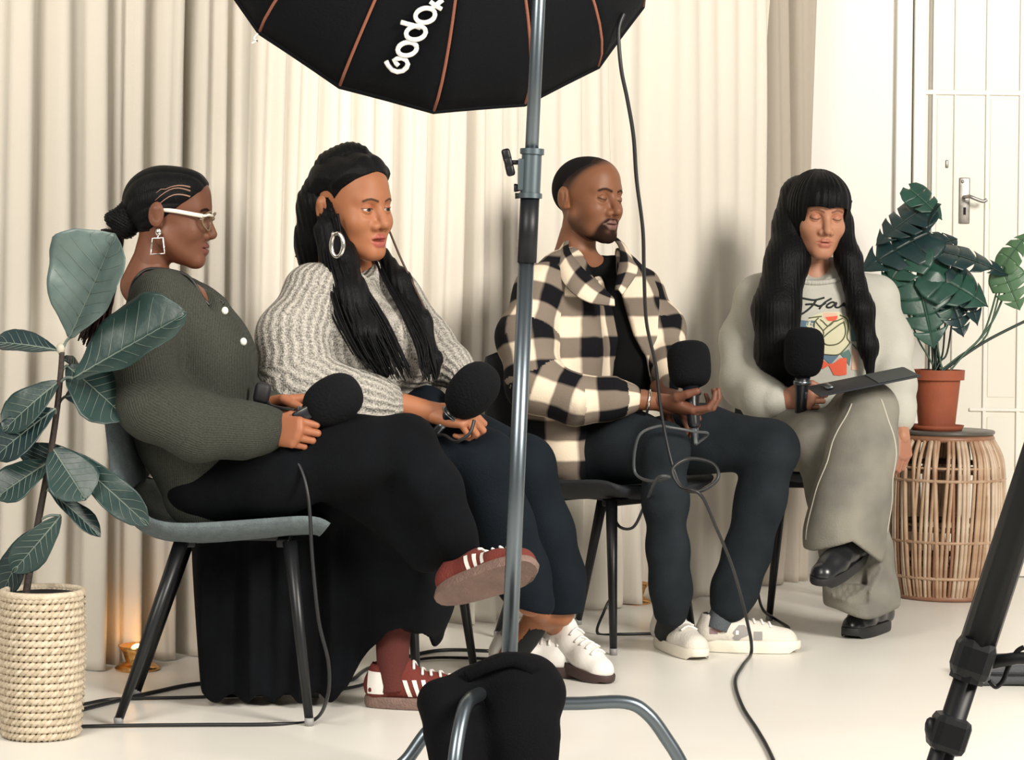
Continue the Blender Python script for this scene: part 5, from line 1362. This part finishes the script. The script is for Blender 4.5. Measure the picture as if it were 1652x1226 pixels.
# rattan drum table
PB = G(1536, 972); PB = np.array([PB[0], PB[1] + .16, 0])
sB = FPX / PB[1]
RT = .190; HT = .535
tab = thing('rattan_table', 'round rattan drum table of upright canes with a dark round top', 'table', PB)
cane = [mat('cane_pale', (.56, .45, .34), .45, var=(18, (.40, .28, .19), .8)), mat('cane_tan', (.46, .32, .21), .45, var=(18, (.30, .17, .10), .8)), mat('cane_red_brown', (.30, .15, .09), .45, var=(18, (.20, .09, .05), .8))]
zz = np.array([.006, .07, .16, .28, .40, .46, HT - .02]); rr_ = np.array([.160, .176, .188, .193, .190, .180, .150])
def rod(r, tw, bow):
    P = []
    for z, q_ in zip(zz, rr_):
        a = tw * (z / HT) + bow * sin(z * 9)
        P.append((q_ * cos(a), q_ * sin(a), z))
    return tube(catmull(np.array(P), 3), r, 6)
protos = []
for i in range(6):
    o = mk('cane', rod([.0072, .0060, .0080, .0066, .0075, .0058][i], [.10, .02, -.05, .14, .0, .07][i], [.01, .02, .015, -.012, 0, .02][i]), cane[[0, 0, 1, 1, 0, 2][i]], tab)
    protos.append(o)
me_ = [o.data for o in protos]
rg = np.random.default_rng(4)
for i in range(84):
    if i < 6: o = protos[i]
    else:
        o = bpy.data.objects.new('cane', me_[rg.integers(0, 6)]); COL.objects.link(o); o.parent = tab
    o.rotation_euler = (0, 0, 2 * pi * i / 84 + rg.uniform(-.02, .02)); o.location = (0, 0, 0)
# the protos were meshed in local coordinates of the table: shift back to its origin
for md_ in set(me_):
    co = np.empty(len(md_.vertices) * 3, np.float32); md_.vertices.foreach_get('co', co); co = co.reshape(-1, 3) + PB.astype(np.float32)
    md_.vertices.foreach_set('co', co.ravel()); md_.update()
aa = np.arange(64) * 2 * pi / 64
def hoop(z, r, t, m): mk('hoop', tube(np.stack([PB[0] + r * np.cos(aa), PB[1] + r * np.sin(aa), np.full(64, z)], 1), t, 6, closed=True), m, tab)
drk = mat('dark_binding', (.055, .030, .022), .6)
for z in (.100, .212, .405): hoop(z + .018, np.interp(z, zz, rr_) - .010, .010, drk)
for z in (.075, .190, .385): hoop(z, np.interp(z, zz, rr_) + .003, .0058, cane[1])
hoop(.01, .160, .010, cane[2]); hoop(.425, np.interp(.425, zz, rr_) + .002, .004, cane[1])
hoop(HT - .02, .150, .011, cane[2])
mk('inner_board', xf(lathe([(.001, .004), (.135, .004), (.135, .012), (.001, .012)], 40), Matrix.Translation(PB)), drk, tab)
mk('table_top', xf(lathe([(.001, HT - .012), (.150, HT - .012), (.160, HT - .006), (.162, HT), (.158, HT + .004), (.001, HT + .004)], 56), Matrix.Translation(PB)), mat('dark_table_top', (.085, .075, .065), .4), tab)
# monstera in a terracotta pot on the table
MP = W(1511, 690, PB[1] - .03); MP = np.array([MP[0], MP[1], HT + .0045]); DM = MP[1]
mon = thing('potted_monstera', 'split-leaf monstera in a terracotta pot on the rattan table', 'plant', MP)
kx = DM / FPX
ter = mat('terracotta', (.30, .075, .032), .75, var=(9, (.22, .055, .026), .8), bump=(80, .1)); H_ = 97 * kx
mk('saucer', xf(lathe([(.001, 0), (40 * kx, 0), (44 * kx, 8 * kx), (42 * kx, 8 * kx), (38 * kx, 3 * kx), (.001, 3 * kx)], 40), Matrix.Translation(MP)), ter, mon)
mk('pot', xf(lathe([(.001, 3 * kx), (29 * kx, 3 * kx), (37 * kx, H_ - 16 * kx), (43 * kx, H_ - 16 * kx), (44 * kx, H_), (39 * kx, H_), (37 * kx, H_ - 12 * kx)], 44), Matrix.Translation(MP)), ter, mon, auto=40)
mk('soil', xf(lathe([(37 * kx, H_ - 10 * kx), (.001, H_ - 6 * kx)], 24), Matrix.Translation(MP)), mat('dark_soil', (1, 1, 1)), mon)
mv = mat('monstera_stem', (.050, .10, .065), .5); mvd = mat('monstera_stem_dark', (.014, .028, .022), .5)
ml = leaf_mat('monstera_leaf', (.022, .075, .052), (.014, .045, .036), None); mld = leaf_mat('monstera_leaf_dark', (.010, .034, .034), (.008, .022, .026), None); mll = leaf_mat('monstera_leaf_light', (.085, .17, .085), (.05, .12, .06), None)
R_ = lambda x, y, d=0.0: W(x, y, DM + d)
monl = [((1490, 360, .0), (1512, 326, -.06), (-.2, -.5, .8), 60, mld, 0, None),
        ((1468, 305, .02), (1522, 348, -.05), (-.4, -.3, .85), 50, ml, 3, (1492, 440)),
        ((1492, 335, .0), (1410, 385, -.05), (-.2, -.60, .75), 78, mld, 4, (1498, 450)),
        ((1500, 375, -.02), (1388, 428, -.06), (-.1, -.75, .55), 92, mld, 3, (1500, 480)),
        ((1478, 400, -.04), (1425, 462, -.09), (-.3, -.80, .45), 78, ml, 3, (1502, 500)),
        ((1520, 405, -.02), (1630, 432, -.06), (.1, -.60, .75), 62, mld, 3, (1518, 480)),
        ((1500, 440, -.06), (1598, 485, -.12), (.2, -.78, .55), 95, ml, 3, (1515, 520)),
        ((1440, 440, -.05), (1462, 505, -.08), (-.4, -.85, .2), 52, ml, 0, (1478, 540)),
        ((1482, 455, -.08), (1508, 560, -.13), (-.1, -.92, .3), 100, ml, 3, (1508, 560)),
        ((1528, 470, -.07), (1560, 540, -.11), (.3, -.85, .3), 70, mld, 4, (1522, 560)),
        ((1545, 440, -.05), (1585, 520, -.10), (.4, -.80, .4), 60, mld, 3, (1530, 560)),
        ((1618, 430, -.03), (1655, 372, -.06), (-.5, -.7, .4), 46, mll, 3, (1590, 530)),
        ((1620, 440, -.03), (1645, 500, -.06), (-.3, -.9, .2), 60, mll, 3, (1592, 540)),
        ((1500, 400, .03), (1545, 380, .05), (.1, -.6, .7), 70, mld, 3, None),
        ((1515, 470, .0), (1480, 530, -.02), (0, -.95, .2), 70, mld, 3, None)]
pc = MP + np.array([0, 0, H_])
for i, (b, t, nr, w, m_, cu, st) in enumerate(monl):
    B_ = R_(*b); ft = pc + np.array([(.05 if b[0] > 1560 else 0) * .5 + rng.uniform(-.025, .025), rng.uniform(-.025, .025), -.01])
    mid = R_(*st) if st else (B_ + ft) / 2 + np.array([0, .03, 0])
    add_leaf(mon, B_, R_(*t), nr, w * kx, m_, mv if m_ is not mld else mvd, stalk=[ft, (ft * .55 + mid * .45), mid], shape='heart', seed=40 + i, droop=.18, fold=.12, wave=.04, cuts=cu, n=24 if cu else 12, half=10, veins=0, curl=.5)
mk('stem', tube(catmull(np.array([pc + np.array([.01, 0, -.01]), R_(1560, 570), R_(1600, 545), R_(1660, 515)]), 6), .0052, 6), mvd, mon)
mk('stem', tube(catmull(np.array([pc + np.array([.015, .01, -.01]), R_(1568, 560), R_(1600, 520), R_(1622, 470)]), 6), .0040, 6), mv, mon)
# ------------------------------------------------------------------ light stand with sandbag, softbox, tripod, floor lamps
chrome = mat('brushed_chrome', (.15, .18, .205), .33, metal=.95); cold = mat('grey_cast_metal', (.085, .11, .125), .4, metal=.6); bpl = mat('black_plastic', (.005, .006, .008), .45, spec=.3)
DS = 4.32
B0 = W(812, 1278, DS); B0[2] = 0
st = thing('light_stand', 'chrome light stand with turtle base legs, standing in front of the row', 'light stand', B0)
def S(x, y): return W(x, y, DS)
mk('lower_pole', tube(np.array([S(817, 1165), S(849, 420)]), .0158, 18), chrome, st)
mk('upper_pole', tube(np.array([S(849, 430), S(868, 25), S(882, -285)]), .0132, 18), chrome, st)
mk('grip_sleeve', tube(np.array([S(850, 424), S(855, 318)]), .0188, 18), bpl, st)
ax = S(868, 25) - S(849, 430); ax /= np.linalg.norm(ax)
cl = mk('clamp_collar', tube(np.array([S(855, 320), S(855.2, 312), S(855.3, 311), S(858, 250), S(858.3, 249), S(858.6, 240)]), [.0235, .0235, .0195, .0195, .0235, .0235], 16), cold, st, auto=40)
mk('clamp_block', box(S(842, 282), (.016, .026, .062), .003), cold, cl, False)
kb = mk('clamp_knob', tube(np.array([S(845, 262), S(822, 262)]), .0045, 8), bpl, st)
mk('knob_wing', xf(join(box((0, 0, .014), (.017, .014, .026), .005), box((0, 0, -.014), (.017, .014, .026), .005), box((0, 0, 0), (.016, .016, .020), .004)), Matrix.Translation(S(820, 262)) @ Matrix.Rotation(-.25, 4, 'Y')), bpl, kb)
mk('small_knob', tube(np.array([S(845, 303), S(831, 303), S(829, 303)]), [.005, .0085, .0075], 10), bpl, st)
mk('small_knob', tube(np.array([S(845, 316), S(831, 316)]), [.004, .006], 10), bpl, st)
hub = np.array([B0[0], B0[1], 0])
mk('hub', xf(lathe([(.018, .10), (.026, .11), (.028, .20), (.022, .235), (.017, .24)], 20), Matrix.Translation(hub)), cold, st)
def cleg(ang, z0, reach=.235, drop=.115):
    d = np.array([cos(radians(ang)), sin(radians(ang)), 0]); up = np.array([0, 0, 1.0])
    P = [hub + up * z0 + d * .02, hub + up * z0 + d * reach * .6, hub + up * (z0 + .002) + d * reach, hub + up * (z0 - .022) + d * (reach + drop * .40), hub + up * (z0 - .075) + d * (reach + drop * .75), hub + up * (z0 * .35) + d * (reach + drop * .95), hub + up * .014 + d * (reach + drop * 1.15)]
    l = mk('leg', tube(catmull(np.array(P), 6), .0132, 12), chrome, st)
    mk('foot_cap', ellipsoid(P[-1] + np.array([0, 0, 0]), (.016, .016, .014), 12, 8), bpl, l)
cleg(4, .172); cleg(196, .150, .10, .12); cleg(-104, .222, .27, .11)
# sandbag over the base
sb = [Limb([(W(712, 1135, 4.13), .040), (W(726, 1180, 4.11), .052), (W(738, 1240, 4.10), .048)], k=.03, flat=((0, 1, 0), .8)),
      Limb([(W(842, 1120, 4.16), .064), (W(843, 1180, 4.13), .074), (W(846, 1240, 4.12), .062)], k=.03, flat=((0, 1, 0), .7)),
      Limb([(W(708, 1128, 4.15), .028), (W(760, 1110, 4.18), .030), (W(815, 1098, 4.2), .040), (W(858, 1102, 4.2), .044), (W(872, 1122, 4.17), .040)], k=.04, kj=.04),
      Limb([(W(735, 1180, 4.16), .036), (W(835, 1180, 4.16), .045)], k=.03)]
def sbf(P):
    d = blend(sb, P) + .003 * wav(P, 26, 3)
    g = sd_cone(P, W(779, 1150, 4.02), W(779, 1290, 4.0), .006, .010)
    return smax(d, -g, .015)
V, Q = polygonize(sbf, *bounds(sb), .007)
V[:, 2] = np.maximum(V[:, 2], .004)
sbg = thing('sandbag', 'black saddle sandbag draped over the base of the light stand', 'sandbag', (W(790, 1150, 4.15)[0], 4.15, 0))
nyl = mat('black_cordura', (.0016, .0018, .003), .85, spec=.12, bump=(300, .25))
mk('bag_body', (V, Q), nyl, sbg)
mk('handle', tube(catmull(np.array([W(752, 1092, 4.14), W(790, 1074, 4.13), W(830, 1066, 4.13), W(862, 1082, 4.13)]), 6), .012, 8, flat=((0, 1, 0), .4)), nyl, sbg)
# softbox seen from behind, its face towards the row
rimc = W(690, -148, 4.86); axis = np.array([-.24, .86, -.44]); axis /= np.linalg.norm(axis)
sx_ = np.cross(axis, (0, 0, 1)); sx_ /= np.linalg.norm(sx_); sy_ = np.cross(sx_, axis)
RS = .515; DP = .42; NS = 16; A0 = radians(-90 - 4)
sbx = thing('softbox', 'large round black softbox with orange piping, seen from behind at top', 'softbox', rimc - axis * DP)
shell_m = mat('black_softbox_fabric', (.0022, .0026, .0038), .8, spec=.12, bump=(200, .15)); pip = mat('orange_brown_piping', (.20, .065, .035), .6)
def sb_pt(a, t, sag=0.0):                    # t: 0 at the apex ring, 1 at the rim
    r = .075 + (RS - .075) * (1 - (1 - t) ** 1.7); dep = -DP * (1 - t) ** .92
    r = r - sag * t * t
    return rimc + axis * dep + (sx_ * cos(a) + sy_ * sin(a)) * r
for k in range(NS):
    a0, a1 = A0 + 2 * pi * k / NS, A0 + 2 * pi * (k + 1) / NS; V = []; Fc = []
    for i in range(13):
        for j in range(7):
            u = j / 6; sag = .011 * 4 * u * (1 - u)
            V.append(sb_pt(a0 + (a1 - a0) * u, i / 12, sag))
    for i in range(12):
        for j in range(6): Fc.append([i * 7 + j, i * 7 + j + 1, (i + 1) * 7 + j + 1, (i + 1) * 7 + j])
    mk('fabric_panel', (np.array(V), Fc), shell_m, sbx).modifiers.new('fabric thickness', 'SOLIDIFY').thickness = .002
    mk('piping', tube(np.array([sb_pt(a0, i / 12) - axis * .002 for i in range(13)]), .0036, 6), pip, sbx)
ring = []
for k in range(NS):
    for u in (0, .25, .5, .75): ring.append(sb_pt(A0 + 2 * pi * (k + u) / NS, 1, .011 * 4 * u * (1 - u)))
mk('rim', tube(np.array(ring), .006, 6, closed=True), shell_m, sbx)
c_ = rimc - axis * .07
mk('diffuser', (np.array([c_ + (r - rimc) * .93 for r in ring] + [c_]), [[(i + 1) % len(ring), i, len(ring)] for i in range(len(ring))]), mat('lit_diffuser', (.9, .88, .84), .8, emit=((1.0, .94, .85), 2.0)), sbx)
mk('speed_ring', xf(lathe([(.06, -.03), (.082, -.028), (.082, .02), (.06, .022)], 28), align(rimc - axis * DP, rimc)), bpl, sbx)
lp = rimc - axis * (DP + .02)
lampo = thing('studio_lamp', 'black studio lamp body on top of the chrome stand, behind the softbox', 'lamp', lp)
mk('lamp_body', xf(join(lathe([(.001, 0), (.055, 0), (.062, .01), (.062, .20), (.05, .22), (.001, .22)], 24)), align(lp, lp - axis)), bpl, lampo)
mk('yoke', tube(catmull(np.array([lp - axis * .1 + sx_ * .07, lp - axis * .1 + sx_ * .075 - np.array([0, 0, .10]), S(882, -285) + np.array([0, 0, .0]), lp - axis * .1 - sx_ * .075 - np.array([0, 0, .10]), lp - axis * .1 - sx_ * .07]), 6), .008, 8), cold, lampo)
# lettering on the panel: white strokes lying on the fabric
wp = mat('softbox_white_print', (.72, .73, .70), .7)
apx = sb_pt(0, 0)
def on_sb(px, py):                           # the point of the shell under a place on its panel, found along the shell's own depth
    o = np.array([0, 0, CAMH]); d = W(px, py, 1.0) - o; lo_, hi_ = 3.4, 5.6
    def fld(p):
        q_ = p - rimc; dep = q_ @ axis; rad = np.linalg.norm(q_ - axis * dep)
        t = 1 - np.clip(-dep / DP, 0, 1) ** (1 / .92); return rad - (.075 + (RS - .075) * (1 - (1 - t) ** 1.7)) + .012
    for D in np.linspace(lo_, hi_, 400):
        if fld(o + d * D) < 0: return o + d * D - axis * .012 - d * .012
    return o + d * 4.4
def ringpts(cx, cy, a, b, rot, t0=0, t1=360, n=22):
    out = []
    for t in np.linspace(radians(t0), radians(t1), n):
        x, y = a * cos(t), b * sin(t); out.append((cx + x * cos(rot) - y * sin(rot), cy + x * sin(rot) + y * cos(rot)))
    return out
def letter(strokes, r=.0052):
    parts = [tube(np.array([on_sb(*p) for p in s]), r, 6) for s in strokes]
    mk('lettering', join(*parts), wp, sbx)
rt_ = radians(-12)
letter([[(621, 104), (625, 111), (631, 118), (639, 121), (648, 119), (654, 114), (656, 108), (653, 102), (646, 99), (638, 100), (634, 102), (637, 107), (641, 111)]])
letter([ringpts(655, 84, 15.5, 10.5, rt_)])
letter([ringpts(669, 58, 16, 11, rt_), [(645, 41), (655, 44), (664, 46), (676, 50)]])
letter([ringpts(684, 30, 16, 11.5, rt_)])
letter([[(692, 8), (700, 14), (710, 20)], [(712, 5), (702, 13), (692, 21)]])
# tie cord at the left edge of the softbox
tc_ = W(410, 62, 4.6)
mk('tie_loop', tube(catmull(np.array([W(416, 54, 4.6), tc_, tc_ + (.008, 0, -.006), W(414, 66, 4.6), W(406, 70, 4.6)]), 5), .0022, 5), mat('white_cord', (.7, .68, .62), .8), sbx)
# black camera tripod, near right: one leg in view
DT = 2.4
TP = lambda x, y, d=0.0: W(x, y, DT + d)
lt, lb = TP(1655, 800), TP(1520, 1215)
dirn = (lb - lt) / np.linalg.norm(lb - lt); apex = lt - dirn * .62; footp = lb + dirn * ((lb[2] - .012) / -dirn[2])
tri = thing('camera_tripod', 'black camera tripod at lower right, one leg with a clamp in view', 'tripod', (apex[0], apex[1], 0))
def on_leg(y): return lt + dirn * ((y - 800) / 415 * np.linalg.norm(lb - lt))
def tleg(f, parent_pts=None):
    return [apex * (1 - t) + f * t for t in (0.04, .5, 1)]
bt = mat('black_tripod_tube', (.004, .0045, .006), .45, spec=.25)
mk('leg', tube(np.array([apex, on_leg(1055)]), .0195, 14), bt, tri)
mk('leg_section', tube(np.array([on_leg(1040), footp]), .0135, 14), bt, tri)
mk('leg_clamp', join(xf(box((0, 0, 0), (.042, .042, .048), .012), align(on_leg(1062), on_leg(1000))), tube(np.array([on_leg(1080), on_leg(1098)]), .019, 12)), bpl, tri, False)
mk('leg_clamp', join(xf(box((0, 0, 0), (.040, .04, .040), .008), align(on_leg(1183), on_leg(1000)))), bpl, tri, False)
kn = mk('clamp_lever', tube(np.array([on_leg(1178), TP(1515, 1184)]), .007, 8), bpl, tri)
mk('lever_knob', ellipsoid(TP(1508, 1184), (.010, .011, .019), 12, 8, Matrix.Rotation(-.3, 3, 'Y')), bpl, kn)
mk('rubber_foot', tube(np.array([footp + dirn * -.03, footp + np.array([0, 0, -.006])]), [.015, .018], 12), bpl, tri)
mk('spreader_arm', tube(np.array([on_leg(1072) + np.array([.01, 0, 0]), TP(1640, 1062), (apex[0], apex[1], TP(1660, 1062)[2])]), [.008, .007, .007], 8), bpl, tri)
mk('strap', tube(catmull(np.array([TP(1596, 1098), TP(1606, 1108), TP(1618, 1098), TP(1626, 1078), TP(1640, 1052), TP(1652, 1044)]), 6), .0028, 6), bpl, tri)
for a in (35, -80):
    f = np.array([apex[0] + .42 * cos(radians(a)), apex[1] + .42 * sin(radians(a)), .012]); P = apex * .45 + f * .55
    mk('leg', tube(np.array([apex, P]), .0195, 14), bt, tri); mk('leg_section', tube(np.array([P, f]), .0135, 14), bt, tri)
    mk('rubber_foot', tube(np.array([f + (0, 0, .02), f + (0, 0, -.006)]), [.015, .018], 12), bpl, tri)
mk('centre_column', tube(np.array([(apex[0], apex[1], .45), (apex[0], apex[1], apex[2] + .12)]), .014, 12), bt, tri)
mk('crown', xf(lathe([(.02, -.03), (.045, -.02), (.045, .03), (.03, .04)], 18), Matrix.Translation(apex)), bpl, tri)
# grey soft case lying on the floor beyond the tripod
gc = G(1578, 1108); gcs = thing('soft_case', 'dark grey soft case lying on the floor behind the tripod leg', 'case', (gc[0] + .12, gc[1] + .1, 0))
kk = gc[1] / FPX
V, Q = polygonize(lambda P: sd_box(P, (gc[0] + .13, gc[1] + .10, .030), (.135, .10, .027), .018) + .003 * wav(P, 22, 9), (gc[0] - .05, gc[1] - .05, -.02), (gc[0] + .32, gc[1] + .26, .12), .006)
mk('case_body', (V, Q), mat('grey_nylon', (.055, .058, .065), .8, bump=(250, .3)), gcs)
mk('zip', tube(catmull(np.array([(gc[0] - .006, gc[1] + .02, .034), (gc[0] + .01, gc[1] - .003, .034), (gc[0] + .13, gc[1] - .005, .034), (gc[0] + .25, gc[1] - .003, .034)]), 6), .003, 6), bpl, gcs)
# low brass floor lamps behind the chairs, shining up the curtains
brass = mat('polished_brass', (.72, .40, .14), .22, metal=1)
def uplight(label, p, e):
    u = thing('floor_uplight', label, 'lamp', p, 'low brass floor lamps')
    M = Matrix.Translation(p)
    mk('lamp_base', xf(lathe([(.001, 0), (.055, 0), (.058, .006), (.045, .014), (.030, .020), (.038, .045), (.050, .062), (.046, .062), (.034, .045), (.001, .03)], 28), M), brass, u)
    mk('bulb', ellipsoid(np.array(p) + (0, 0, .05), (.018, .018, .016), 14, 10), mat('warm_bulb', (1, .8, .5), .5, emit=((1.0, .55, .2), 6.0)), u)
    l = bpy.data.lights.new('uplight_glow', 'POINT'); l.energy = e; l.color = (1.0, .48, .14); l.shadow_soft_size = .03
    o = bpy.data.objects.new('uplight_glow', l); COL.objects.link(o); o.parent = u; o.location = (0, -.02, .11)
uplight('low brass floor lamp glowing behind the chair of the checked shirt person', G(1022, 972), .75)
uplight('low brass floor lamp glowing at the curtain foot behind the grey chair', G(222, 1080), .14)
